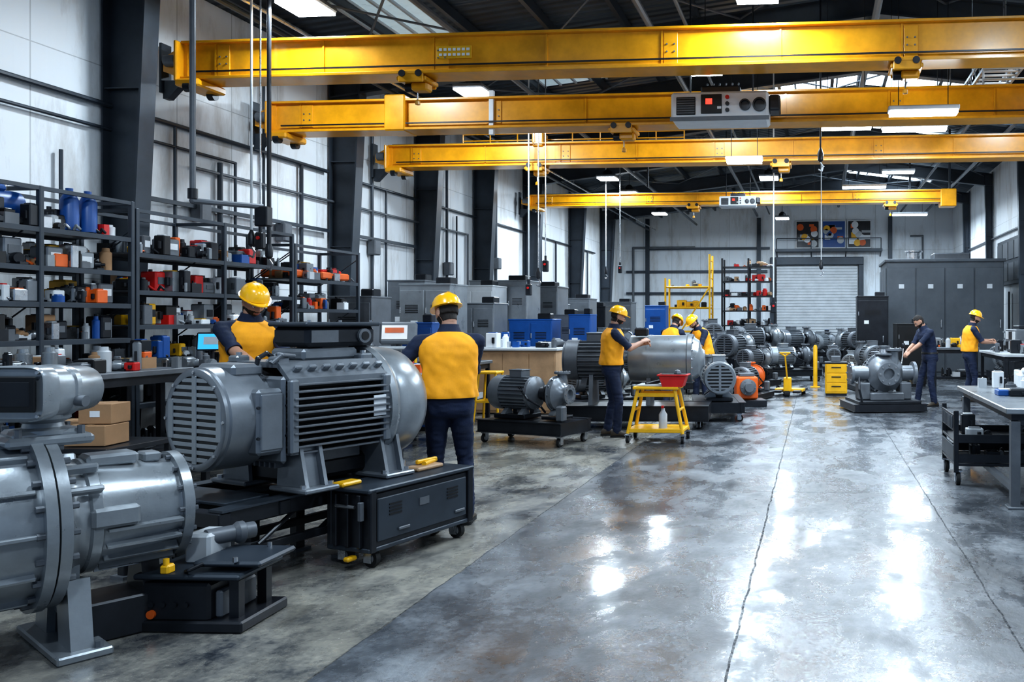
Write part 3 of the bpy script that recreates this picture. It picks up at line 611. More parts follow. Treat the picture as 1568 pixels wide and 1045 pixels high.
b.box((-.14,-.16,.315),(.05,.06,.05),'yellow',.01); b.cyl((-.14,-.17,.34),(-.14,-.17,.37),.014,'yellow'); b.cyl((-.2,-.185,.09),(-.2,-.205,.09),.022,'orange')
b.box((-.1,.1,.37),(.14,.2,.16),'pale_grey',.015); b.cyl((-.08,.05,.42),(.06,.25,.42),.045,'mid_grey'); b.lathe([(0,.045),(.02,.06),(.05,.06),(.06,.04)],(.0,.16,.42),(.6,.8,0),'mid_grey',16)
for s_ in(-1,1): b.cyl((.21,s_*.15,.35),(.21,s_*.15,.375),.012,'steel',n=6)
b.tube([(-.05,-.15,.30),(.0,-.2,.32),(.04,-.15,.34)],.01,'dark_metal')
b.done()

# ------------------------------------------------------------------ big motor on carriage
b=B('large_electric_motor',(-3.69,4.78,0),68); G='grey_paint'; b.at((0,0,1.0)); LG='light_grey_paint'
R=.315
b.lathe([(.0,R*.96),(.015,R),(.26,R),(.27,R*.9),(.34,R*.9)],(0,0,0),(1,0,0),G,56)
b.lathe([(-.014,.275),(.004,.275),(.005,0)],(0,0,0),(1,0,0),'black',48)
b.lathe([(.01,R*.97),(-.016,R*.97),(-.024,R*.91),(-.020,R*.84),(.01,R*.84)],(0,0,0),(1,0,0),G,56,cap=False)
for i in range(12):
    z=-.236+i*.043; w=2*math.sqrt(max(.0,.268**2-z*z)); b.box((-.017,0,z),(.006,w,.025),LG,.002)
b.box((-.019,0,0),(.008,.045,.53),LG,.003)
for s_ in(-1,1): b.box((-.019,s_*.238,0),(.008,.05,.24),LG,.003)
b.bolts((-.020,0,0),(-1,0,0),.285,8,.01,.01,'steel')
b.box((.24,-.20,-.02),(.17,.27,.40),G,.02); b.box((.24,-.34,-.02),(.14,.012,.34),G,.006); b.bolts((.24,-.345,-.02),(0,-1,0),.13,4,.01,.012,'dark_metal',.78)
b.box((.24,.2,-.02),(.17,.27,.40),G,.02); b.box((.2,0,.29),(.2,.36,.08),G,.02)
b.box((.33,0,-.02),(.04,.68,.54),G,.02)
b.lathe([(.33,.30),(1.08,.30)],(0,0,0),(1,0,0),'black',32)
b.box((.70,0,.0),(.70,.5,.5),'black',.04)
for i in range(11):
    z=-.235+i*.043
    yo=.385-.06*abs(z/.24)**2.5
    for s_ in(-1,1): b.box((.70,s_*(yo/2+.08),z),(.70,yo-.10,.014),'mid_grey',.003)
for i in range(9):
    y=-.2+i*.05
    b.box((.66,y,-.28),(.62,.014,.10),'mid_grey',.003)
b.prism([(-.36,.20),(-.24,.30),(.24,.30),(.36,.20),(.36,.235),(.25,.335),(-.25,.335),(-.36,.235)],0,.34,1.07,G)
for i in range(7): b.box((.42+i*.1,-.31,.285),(.05,.08,.03),G,.006,rot=(-40,0,0)); b.box((.42+i*.1,.31,.285),(.05,.08,.03),G,.006,rot=(40,0,0))
for xx in(.38,1.0):
    for yy in(-.2,.2): b.box((xx,yy,.345),(.09,.10,.05),G,.012); b.cyl((xx,yy,.36),(xx,yy,.39),.018,'steel',n=6)
    b.lathe([(0,.015),(.03,.015)],(xx,0,.33),(0,0,1),'steel',8)
for s_ in(-1,1): b.box((.36,s_*.37,-.0),(.06,.05,.46),G,.012); b.box((1.05,s_*.37,0),(.06,.05,.46),G,.012); b.box((.98,s_*.395,.02),(.1,.006,.14),'white',.002)
b.lathe([(1.06,.34),(1.06,.425),(1.10,.435),(1.13,.42),(1.14,.40),(1.16,.41),(1.32,.40),(1.38,.385),(1.44,.34),(1.47,.27),(1.475,.12),(1.51,.12),(1.51,.05),(1.56,.05),(1.56,0)],(0,0,0),(1,0,0),LG,56)
b.bolts((1.06,0,0),(-1,0,0),.40,16,.014,.02,'steel'); b.bolts((1.46,0,0),(1,0,0),.22,10,.012,.02,'steel')
b.box((.78,0,.37),(.42,.34,.08),G,.02); b.box((.84,0,.405),(.22,.26,.06),'dark_metal',.01)
b.box((.86,0,.49),(.54,.36,.14),'dark_metal',.03); b.box((.86,0,.57),(.58,.40,.03),'frame_blue_grey',.01)
for xx in(.62,1.10):
    for yy in(-.16,.16): b.cyl((xx,yy,.58),(xx,yy,.598),.012,'steel',n=6)
b.cyl((1.02,-.18,.49),(1.02,-.2,.49),.05,'mid_grey'); b.cyl((1.02,-.2,.49),(1.02,-.205,.49),.03,'black'); b.box((.72,-.182,.49),(.2,.008,.08),'mid_grey')
b.tube([(.4,-.12,.36),(.34,-.14,.39),(.27,-.16,.36),(.26,-.16,.3)],.014,'dark_metal')
for i in range(4): b.tube([(.3+i*.03,-.25+i*.06,.33),(.36+i*.03,-.26+i*.06,.38),(.46+i*.03,-.24+i*.06,.37)],.012,'mid_grey')
b.at()
for xx in(.42,1.02):
    for s_ in(-1,1):
        b.prism([(s_*.16,.80),(s_*.36,.80),(s_*.42,.56),(s_*.46,.52),(s_*.14,.52),(s_*.14,.56)],0,xx-.012,xx+.012,G)
        b.prism([(s_*.16,.80),(s_*.36,.80),(s_*.42,.56),(s_*.46,.52),(s_*.14,.52),(s_*.14,.56)],0,xx+.12,xx+.144,G)
        b.box((xx+.066,s_*.30,.538),(.24,.36,.03),G,.008); b.box((xx+.066,s_*.34,.67),(.13,.02,.26),G,rot=(s_*12,0,0))
        for q in(-.03,.16): b.cyl((xx+q,s_*.42,.54),(xx+q,s_*.42,.575),.018,'steel',n=6)
b.lathe([(0,.26),(.14,.26),(.14,0)],(.5,0,.8),(1,0,0),'dark_metal',24)
b.box((.75,0,.62),(.6,.42,.14),'dark_metal',.03); b.cyl((1.25,0,.53),(1.25,0,.63),.12,'mid_grey')
motorobj=b.done()
b=B('motor_transport_cart',(-2.83,5.17,0),73); D='dark_metal'
b.box((.48,.17,.31),(.96,.34,.36),D,.012); b.box((.48,.17,.505),(1.0,.38,.03),'frame_blue_grey',.008); b.box((.48,.17,.125),(.98,.36,.03),'frame_blue_grey',.006)
b.box((.48,-.006,.31),(.84,.012,.28),'frame_blue_grey',.006)
for x in(.16,.7):
    for i in range(4): b.box((x+.05,-.014,.33+i*.022),(.11,.006,.01),'black')
    b.box((x+.12,-.02,.22),(.1,.012,.02),'mid_grey',.004)
b.box((.47,-.014,.36),(.09,.006,.05),'mid_grey')
for x in(.02,.94):
    b.box((x,.0,.31),(.05,.04,.40),D,.006); b.box((x,.34,.31),(.05,.04,.40),D,.006)
for y in(.07,.17,.27): b.box((-.012,y,.31),(.03,.03,.34),D,.005)
b.box((-.03,.04,.38),(.03,.03,.12),'mid_grey',.004); b.cyl((-.02,.1,.4),(-.02,.26,.4),.012,'steel')
for x,y in((.08,.06),(.88,.06),(.08,.28),(.88,.28)): caster(b,x,y,.058)
b.box((-.02,.14,.07),(.08,.05,.03),'yellow',.01)
for y in(.42,.78,1.30):
    b.box((.15,y,.44),(1.75,.08,.10),D,.008); b.box((.15,y,.495),(1.75,.12,.014),'frame_blue_grey'); b.box((.15,y,.22),(1.75,.05,.05),D,.005)
for x in(-.70,-.3,.2,.65,.98): b.box((x,.86,.44),(.08,.98,.09),D,.006)
for x in(-.66,.2,.95):
    for y in(.42,.86,1.3): b.box((x,y,.22),(.07,.07,.42),D,.006); b.box((x,y,.01),(.12,.12,.02),'mid_grey')
for x in(-.45,.0): b.tube([(x,.42,.24),(x+.3,.42,.42)],.014,D); 
b.box((-.45,.86,.50),(.3,.7,.02),'frame_blue_grey',.004); b.box((.45,.86,.508),(.9,.86,.02),'frame_blue_grey',.004)
b.box((.05,.24,.535),(.16,.1,.03),'yellow',.01); b.box((.72,.22,.535),(.26,.14,.03),'wood',.01); b.cyl((.70,.2,.56),(.88,.26,.56),.018,'yellow'); b.box((.78,.25,.57),(.2,.03,.03),'yellow',.006)
b.cyl((.6,.3,.52),(.6,.3,.6),.02,'steel')
b.done()

# ------------------------------------------------------------------ mid-field machines
p1=pump_set('motor_pump_set',(-3.68,10.85,0),-18,.225,'grey_paint','grey_paint')
b=B('cylindrical_drive_unit',(-2.78,12.55,0),4); b.at((0,0,1.02))
b.lathe([(-.42,.30),(-.40,.345),(-.30,.35),(.44,.35),(.46,.37),(.52,.37),(.53,.33),(.62,.27),(.66,.15),(.70,.12),(.7,0)],(.42,0,0),(1,0,0),'light_grey_paint',40); b.bolts((.94,0,0),(1,0,0),.345,16,.014,.025,'steel')
b.lathe([(0,.355),(.03,.355),(.03,.34)],(.28,0,0),(1,0,0),'light_grey_paint',40)
b.at((-.95,0,1.0)); motor(b,.85,.30,'mid_grey',box=True)
b.at(); skid(b,-1.05,1.2,-.36,.36,.12,.34)
for xx in(-.55,-.2,.3,.75): b.prism([(-.28,.34),(.28,.34),(.2,.82),(-.2,.82)],0,xx-.03,xx+.03,'mid_grey')
for x in(-.9,1.05):
    for y in(-.3,.3): caster(b,x,y,.055)
b.box((.2,-.2,1.42),(.2,.14,.12),'dark_metal',.02); b.done()
p2=pump_set('motor_pump_set',(-1.62,13.9,0),100,.26,'light_grey_paint','light_grey_paint')
b=B('tool_trolley',(-2.08,11.1,0)); Yw='yellow'
for s_ in(-1,1):
    for q in(-1,1): b.cyl((s_*.36,q*.24,.12),(s_*.24,q*.16,.70),.024,Yw,n=10); caster(b,s_*.36,q*.24,.045)
    b.box((s_*.35,0,.16),(.04,.46,.04),Yw,.005); b.box((s_*.3,0,.42),(.03,.4,.03),Yw,.005)
for q in(-1,1): b.box((0,q*.235,.16),(.7,.04,.05),Yw,.005); b.box((0,q*.17,.62),(.52,.03,.05),Yw,.005)
b.box((0,0,.17),(.68,.44,.02),Yw); b.box((0,0,.71),(.6,.44,.035),'yellow',.006); b.box((-.08,0,.74),(.36,.36,.02),'pale_grey',.004); b.cyl((-.15,-.08,.75),(.0,.06,.78),.025,'dark_metal')
b.done()
b=B('red_parts_bin',(-1.86,11.02,.728)); 
b.prism([(-.13,0),(.13,0),(.18,.15),(-.18,.15)],1,-.13,.13,'red'); b.box((0,0,.15),(.40,.30,.02),'red',.005); b.box((0,0,.161),(.34,.23,.004),'dark_metal'); b.sph((.05,0,.17),.05,'mid_grey',8); b.done()
b=B('spray_bottle',(-2.0,11.0,.18)); b.lathe([(0,.055),(.18,.055),(.23,.025),(.26,.025)],(0,0,0),(0,0,1),'pale_grey',16); b.box((0,-.03,.28),(.03,.08,.03),'red',.005); b.done()
pump_set('motor_pump_set',(-1.35,17.1,0),75,.22,'mid_grey','orange',wheels=False); 
b=B('orange_gearbox',(-1.30,15.75,0),15); b.box((0,0,.06),(.7,.5,.12),'dark_metal',.01); b.box((0,0,.34),(.40,.34,.42),'orange',.03); b.lathe([(0,.15),(.08,.15),(.1,.08),(.2,.08)],(0,-.17,.36),(0,-1,0),'mid_grey',20); b.bolts((0,-.25,.36),(0,-1,0),.12,6,.012,.02,'steel'); b.box((0,0,.58),(.28,.24,.06),'mid_grey',.01); b.done()
b=B('yellow_pallet_truck',(-.55,18.0,0),-10); b.box((0,0,.12),(.6,.3,.06),'yellow',.01)
for s_ in(-1,1): b.box((s_*.2,.1,.1),(.16,.9,.05),'dark_metal',.01); b.cyl((s_*.2-.04,.45,.04),(s_*.2+.04,.45,.04),.04,'rubber')
b.cyl((-.05,-.3,.06),(.05,-.3,.06),.06,'rubber'); b.box((0,-.26,.25),(.16,.12,.3),'yellow',.02); b.tube([(0,-.3,.35),(0,-.5,.85),(-.1,-.52,.92),(.1,-.52,.92),(0,-.5,.85)],.018,'yellow'); b.done()
b=B('centrifugal_pump_unit',(1.17,15.25,0),-78); skid(b,-.55,.55,-.6,.6,.02,.14); b.box((0,0,.17),(1.0,1.1,.06),'dark_metal',.01)
b.at((0,0,.66)); volute(b,.12,.33,'grey_paint'); b.at((-.62,0,.64)); 
b.at((.0,0,.66),180); motor(b,.01+.5,.27,'mid_grey'); b.at((0,0,.66))
b.lathe([(0,.13),(.26,.13),(.27,.2),(.32,.2)],(.1,-.3,.0),(0,-1,0),'grey_paint',24); b.bolts((.1,-.62,0),(0,-1,0),.165,8,.015,.02,'steel'); b.lathe([(0,.13),(.2,.13),(.21,.2),(.26,.2)],(.1,.3,.0),(0,1,0),'grey_paint',24)
b.at(); b.box((.1,0,.26),(.5,.6,.14),'mid_grey',.02); b.box((.1,.36,.35),(.3,.2,.3),'mid_grey',.02); b.box((.1,-.38,.35),(.3,.2,.3),'mid_grey',.02); b.lathe([(0,.16),(.03,.16),(.04,.1),(.1,.08),(.16,.1)],(.12,0,.98),(0,0,1),'grey_paint',20)
b.tube([(.5,-.5,.2),(.5,-.55,.4),(.3,-.5,.6)],.02,'dark_metal'); b.done()
b=B('yellow_tool_cabinet',(.42,18.2,0)); b.box((0,0,.36),(.46,.5,.64),'yellow',.02); b.box((0,0,.03),(.44,.46,.06),'dark_metal')
for i in range(3): b.box((0,-.255,.17+i*.2),(.4,.012,.17),'yellow',.004); b.box((0,-.27,.2+i*.2),(.2,.02,.02),'dark_metal',.004)
b.box((0,0,.69),(.48,.52,.03),'dark_metal',.006); b.box((0,.1,.76),(.2,.16,.12),'mid_grey',.01); b.done()
b=B('yellow_bollard',(-.02,20.2,0)); b.lathe([(0,.12),(.02,.12),(.021,.05),(.95,.05),(1.0,.03),(1.0,0)],(0,0,0),(0,0,1),'yellow',16); b.done()
b=B('packing_table'); 
b.box((2.45,8.55,.83),(1.72,2.5,.05),'light_grey_paint',.008); b.box((2.45,8.55,.775),(1.6,2.36,.06),'dark_metal')
for x in(1.68,3.2):
    for y in(7.38,9.72): b.box((x,y,.37),(.08,.08,.74),'mid_grey',.006); b.box((x,y,.01),(.14,.14,.02),'mid_grey',.004)
    b.box((x,8.55,.16),(.05,2.2,.05),'mid_grey')
items(b,1.75,3.2,7.5,9.7,.855,.2,random.Random(77),34,['white','pale_grey','dark_metal','blue','mid_grey','dark_metal'],.06,.2); b.done()
b=B('utility_cart',(1.83,8.75,0),0)
for z in(.20,.42): b.box((0,0,z),(1.0,.8,.03),'dark_metal',.006)
for s_ in(-1,1):
    for q in(-1,1): b.box((s_*.48,q*.38,.42),(.045,.045,.60),'dark_metal',.005); caster(b,s_*.46,q*.36,.06)
    b.box((s_*.495,0,.60),(.02,.72,.16),'dark_metal',.004); b.box((s_*.495,0,.30),(.02,.72,.16),'frame_blue_grey',.004)
    b.box((0,s_*.39,.26),(.95,.02,.08),'dark_metal'); b.box((0,s_*.39,.46),(.95,.02,.06),'dark_metal')
for i in range(8): b.box((-.51,-.3+i*.08,.60),(.012,.02,.12),'mid_grey')
items(b,-.42,.42,-.34,.34,.215,.16,random.Random(9),8,['dark_metal','mid_grey','pale_grey']); items(b,-.42,.42,-.34,.34,.435,.2,random.Random(19),8,['dark_metal','mid_grey','pale_grey']); b.done()
b=B('label_printer',(2.35,9.3,.86),-8); b.box((0,0,.09),(.42,.34,.18),'white',.03); b.box((0,-.12,.2),(.34,.16,.06),'white',.02); b.box((.1,-.175,.12),(.12,.01,.05),'dark_metal'); b.box((0,.05,.19),(.3,.12,.01),'mid_grey'); b.done()
bench('workbench',3.35,4.4,15.6,17.9,.98,21,n=40,top='pale_grey'); bench('workbench',3.4,4.6,12.2,14.2,.9,22,n=36)
b=B('bench_instrument_rack',(3.95,16.6,.99)); b.box((0,0,.22),(.5,.9,.42),'mid_grey',.015)
for i in range(3):
    for j in range(2): b.box((-.255,-.28+i*.28,.12+j*.19),(.012,.24,.15),'pale_grey' if (i+j)%2 else 'dark_metal',.004)
b.box((0,0,.47),(.3,.5,.06),'dark_metal',.01); b.done()
E_='enclosure_grey'
b=B('machine_enclosure',(3.45,24.3,0)); b.box((0,0,1.65),(3.1,2.2,3.1),E_,.02); b.box((0,0,.06),(3.0,2.1,.12),'black'); b.box((0,0,3.2),(3.2,2.3,.08),E_,.01)
for i in range(4): b.box((-1.16+i*.775,-1.115,1.6),(.74,.03,2.8),E_,.008); b.box((-1.16+i*.775+.28,-1.15,1.5),(.03,.04,.22),'steel',.005); b.box((-1.16+i*.775,-1.14,2.5),(.14,.01,.12),'pale_grey')
for i in range(3): b.box((-1.565,-.7+i*.7,1.6),(.03,.64,2.8),E_,.008)
b.box((.3,0,3.34),(1.0,.7,.24),'mid_grey',.03); b.lathe([(0,.2),(.3,.2),(.32,.26),(.36,.26)],(-.7,.2,3.2),(0,0,1),'steel',18)
b.done()
cabinet('control_cabinet',(1.45,22.4,0),0,.8,.7,2.2,'dark_metal',1); cabinet('control_cabinet',(2.25,20.8,0),5,.7,.6,1.5,'black',1)
for x,y,w,d,h,m,dn in((-7.1,12.7,.7,.6,1.95,'mid_grey',1),(-6.6,14.2,.9,.7,2.2,'light_grey_paint',2),(-7.3,14.9,.7,.6,2.3,'grey_paint',1),(-6.3,15.5,.8,.7,1.9,'grey_paint',2),(-7.1,17.4,.9,.8,2.3,'pale_grey',2),(-6.9,18.4,1.3,.9,2.45,'light_grey_paint',3),(-6.9,20.4,1.4,.9,2.4,'grey_paint',3),(-7.0,21.6,1.,.8,2.0,'mid_grey',2),(-7.0,24.,1.2,.8,2.2,'grey_paint',2),(-7.0,25.8,1.2,.8,2.0,'dark_metal',2),(-6.9,29,1.2,.8,2.2,'mid_grey',2),(-5.6,18.4,.8,.7,1.7,'grey_paint',2)):
    cabinet('electrical_cabinet',(x,y,0),0,w,d,h,m,dn)
cabinet('blue_cabinet',(-5.75,11.95,0),10,.45,.5,1.55,'blue',1); cabinet('blue_cabinet',(-5.75,17.0,0),0,.9,.6,1.6,'blue',2); cabinet('blue_cabinet',(-4.75,17.0,0),0,.45,.5,1.7,'blue',1); cabinet('blue_cabinet',(-4.6,24.3,0),0,.6,.5,2.0,'blue',1)
b=B('wooden_counter',(-5.06,14.3,0)); b.box((0,0,.55),(1.4,.7,1.06),'wood',.008); b.box((0,0,1.1),(1.48,.78,.05),'pale_grey',.01); b.box((0,0,.03),(1.36,.66,.06),'dark_metal')
for x in(-.46,0,.46): b.box((x,-.353,.55),(.44,.012,.96),'wood',.005)
items(b,-.7,.7,-.35,.35,1.125,.3,random.Random(31),16,['white','blue','mid_grey','pale_grey','dark_metal']); b.done()
b=B('yellow_step_stool',(-5.0,12.7,0)); 
for s_ in(-1,1):
    for q in(-1,1): b.cyl((s_*.2,q*.2,0),(s_*.13,q*.13,.78),.018,'yellow',n=8)
    b.box((s_*.17,0,.35),(.03,.36,.03),'yellow'); b.box((0,s_*.17,.35),(.36,.03,.03),'yellow')
b.box((0,0,.79),(.32,.32,.04),'yellow',.01); b.done()
b=B('rolling_scaffold',(-4.3,28.6,0)); 
for x in(-.75,.75):
    for y in(-.4,.4): b.cyl((x,y,0.1),(x,y,3.0 if x<0 else 3.8),.035,'yellow',n=8); b.cyl((x-.02,y,.06),(x+.02,y,.06),.06,'rubber')
for z in(.5,1.2,2.,2.7):
    for y in(-.4,.4): b.cyl((-.75,y,z),(.75,y,z),.03,'yellow',n=8)
    b.box((0,0,z),(1.5,.8,.03),'yellow')
for i in range(12): b.cyl((.75,-.4,.3+i*.3),(.75,.4,.3+i*.3),.02,'yellow',n=6)
b.cyl((-.75,-.42,.4),(.75,-.42,2.7),.025,'yellow'); items(b,-.7,.7,-.35,.35,2.02,.5,random.Random(3),9,['yellow','mid_grey','dark_metal'],.15,.35); items(b,-.7,.7,-.35,.35,2.72,.4,random.Random(8),5,['yellow','mid_grey'],.15,.3); b.done()
b=B('storage_rack',(-2.3,29.2,0)); rg=random.Random(6)
for x in(-.9,0,.9):
    for y in(-.35,.35): b.box((x,y,1.85),(.06,.06,3.7),'dark_metal')
for z in(.4,.9,1.4,1.9,2.4,2.9,3.4): b.box((0,0,z),(1.85,.72,.04),'dark_metal'); items(b,-.85,.85,-.33,.33,z+.02,.35,rg,16,['red','dark_metal','mid_grey','orange','white','dark_metal','wood'],.12,.3)
b.done()
q1=pump_set('motor_pump_set',(-3.55,13.9,0),40,.2,'mid_grey','light_grey_paint'); 
q2=pump_set('motor_pump_set',(-.62,22.3,0),20,.24,'light_grey_paint','mid_grey')
q3=pump_set('motor_pump_set',(-3.3,17.0,0),95,.28,'grey_paint','grey_paint',tall=.35,wheels=False)
q4=pump_set('motor_pump_set',(-1.9,20.5,0),70,.27,'mid_grey','light_grey_paint',tall=.3)
pools=[q1,q2,q3,q4]
for i,(x,y,r,s_) in enumerate(((-4.2,19.0,60,1.1),(-3.1,19.8,70,1.1),(-2.6,22.3,110,1.),(-1.6,24.3,30,1.1),(-4.,21.4,80,1.1),(-5.6,20.0,80,1.1),(-5.7,23.6,50,1.1),(-3.0,24.4,100,1.2),(-1.6,26.6,60,1.1),(-3.9,25.9,60,1.1),(-.6,28.3,45,1.1),(-2.3,31.6,20,1.2),(-4.6,31.2,90,1.2),(.3,31.3,60,1.2),(1.2,19.4,100,.9),(1.0,26.2,110,1.),(.7,28.9,110,1.0),(.9,21.3,80,.85),(2.2,27.5,30,1.2),(4.6,19.9,90,1.0),(4.7,21.9,90,1.),(1.6,30.9,120,1.1),(3.4,31.,10,1.2),(-1.35,19.2,60,.75),(.5,24.2,90,1.),(-2.3,18.4,15,.8))):
    copy_of(pools[i%4],(x,y,0),r,s_)
bench('workbench',-6.3,-5.1,21.9,22.7,1.0,53,n=26); bench('workbench',-3.1,-2.3,26.4,27.2,1.0,54,n=24); bench('workbench',-6.2,-5.0,25.2,26.1,1.1,55,n=26); bench('workbench',-7.3,-6.3,31.8,33,1.1,56,n=26); bench('workbench',-1.2,.6,33,34,1.0,57,n=28); bench('workbench',-4.9,-3.9,22.8,23.5,1.0,58,n=20)
bench('workbench',2.5,3.5,18.6,19.3,1.0,59,n=24)

# ------------------------------------------------------------------ people
def remesh(vs,fs,vox,sm=2):
    me=bpy.data.meshes.new('tmp'); me.from_pydata([tuple(p) for p in vs],[],fs); me.update()
    bm=bmesh.new(); bm.from_mesh(me); bmesh.ops.recalc_face_normals(bm,faces=bm.faces); bm.to_mesh(me); bm.free()
    ob=bpy.data.objects.new('tmp',me); sc.collection.objects.link(ob); md=ob.modifiers.new('r','REMESH'); md.mode='VOXEL'; md.voxel_size=vox
    dg=bpy.context.evaluated_depsgraph_get(); dg.update(); m2=bpy.data.meshes.new_from_object(ob.evaluated_get(dg)); bpy.data.objects.remove(ob); bpy.data.meshes.remove(me)
    bm=bmesh.new(); bm.from_mesh(m2)
    for _ in range(sm): bmesh.ops.smooth_vert(bm,verts=bm.verts,factor=.5,use_axis_x=True,use_axis_y=True,use_axis_z=True)
    bm.to_mesh(m2); bm.free()
    v=[p.co.copy() for p in m2.vertices]; f=[list(p.vertices) for p in m2.polygons]; nrm=[p.normal.copy() for p in m2.vertices]; bpy.data.meshes.remove(m2); return v,f,nrm
def caps(b,p0,p1,r0,r1): b.cyl(p0,p1,r0,'skin',r1,n=14); b.sph(p0,r0,'skin',12); b.sph(p1,r1,'skin',12)
def make_hand(curl):
    b=B('h')
    rings=[]
    for y,w,t in((-.035,.026,.021),(0,.027,.019),(.02,.036,.018),(.05,.043,.017),(.085,.043,.014),(.098,.038,.010)):
        rings.append([(w*math.cos(a),y,t*math.sin(a)) for a in [2*math.pi*i/16 for i in range(16)]])
    b.loft(rings,'skin')
    for x,L,sp,dy in((-.032,.070,-6,.0),(-.011,.080,-2,.004),(.011,.074,3,.002),(.031,.058,9,-.006)):
        p=V((x,.088+dy,0)); a=0; d0=math.radians(sp)
        for k,(fr,r0,r1) in enumerate(((.45,.0098,.0090),(.30,.0090,.0082),(.25,.0082,.0070))):
            a+=math.radians(curl*(.7,1.1,.8)[k]); d=V((math.sin(d0)*math.cos(a),math.cos(d0)*math.cos(a),-math.sin(a))); q=p+d*L*fr; caps(b,p,q,r0,r1); p=q
    p=V((-.026,.02,-.006))
    for k,(L,r0,r1,az,el) in enumerate(((.042,.014,.0115,48,20),(.032,.0112,.010,30,30),(.026,.0098,.0082,12,38))):
        d=V((-math.sin(math.radians(az))*math.cos(math.radians(el)),math.cos(math.radians(az))*math.cos(math.radians(el)),-math.sin(math.radians(el)))); q=p+d*L; caps(b,p,q,r0,r1); p=q
    return remesh(b.v,b.f,.0042,1)
HAND=make_hand(38)
def make_head():
    b=B('h'); n=40;k=28
    def pt(ph,a):
        x=math.sin(ph)*math.sin(a); y=math.sin(ph)*math.cos(a); z=math.cos(ph)
        X=.077*x; Y=.094*y; Z=.12*z
        if z<0:
            X*=1-.30*(-z)**1.6
            if y<0: Y*=1-.45*(-z)**1.1
            else: Y*=1+.04*(-z)
        else: X*=1+.03*math.sin(z*3.14); Y-= .006*z
        if y<0 and z>-.3: Y*=1.04
        if y>.3:
            for s_ in(-1,1): Y-=.011*math.exp(-((X-s_*.031)/.014)**2-((Z-.002)/.012)**2)
            Y+=.005*math.exp(-((Z-.024)/.010)**2)*(1 if abs(X)<.05 else .3); Y-=.004*math.exp(-((Z+.085)/.008)**2-(X/.03)**2); Y+=.007*math.exp(-((Z+.105)/.014)**2-(X/.024)**2)
            for s_ in(-1,1): Y+=.004*math.exp(-((X-s_*.045)/.015)**2-((Z+.028)/.015)**2)
        return (X,Y,Z)
    rings=[[pt(math.pi*(i+.15)/(k+.3),2*math.pi*j/n) for j in range(n)] for i in range(k+1)]
    b.loft(rings,'skin')
    caps(b,(0,.088,.014),(0,.106,-.024),.007,.0115); 
    for s_ in(-1,1): b.sph((s_*.010,.096,-.030),.009,'skin',10); b.sph((s_*.077,-.004,-.012),.03,'skin',12,(.32,.62,1.05)); b.sph((s_*.081,-.014,.002),.018,'skin',10,(.35,.6,1))
    b.sph((0,.086,-.058),.022,'skin',12,(1.05,.42,.28)); b.sph((0,.084,-.069),.02,'skin',12,(1,.42,.32))
    caps(b,(0,-.022,-.045),(0,-.022,-.08),.057,.055)
    return remesh(b.v,b.f,.0056,1)
HEAD=make_head()
def ell(c,r_,f_,w,d,n=24,e=2.5):
    o=[]
    for i in range(n):
        a=2*math.pi*i/n; cx,cy=math.cos(a),math.sin(a); o.append(c+r_*(w*abs(cx)**(2/e)*(1 if cx>0 else -1))+f_*(d*abs(cy)**(2/e)*(1 if cy>0 else -1)))
    return o
def segdist(p,a,b_):
    ab=b_-a; t=max(0,min(1,(p-a).dot(ab)/ab.length_squared)); return (p-(a+ab*t)).length
def ik(S,W,l1,l2,pole):
    d=W-S; D=min(d.length,(l1+l2)*.995); dn=d.normalized(); W=S+dn*D; a=(l1*l1-l2*l2+D*D)/(2*D); h=math.sqrt(max(0,l1*l1-a*a)); pp=(pole-dn*pole.dot(dn)).normalized(); return S+dn*a+pp*h,W
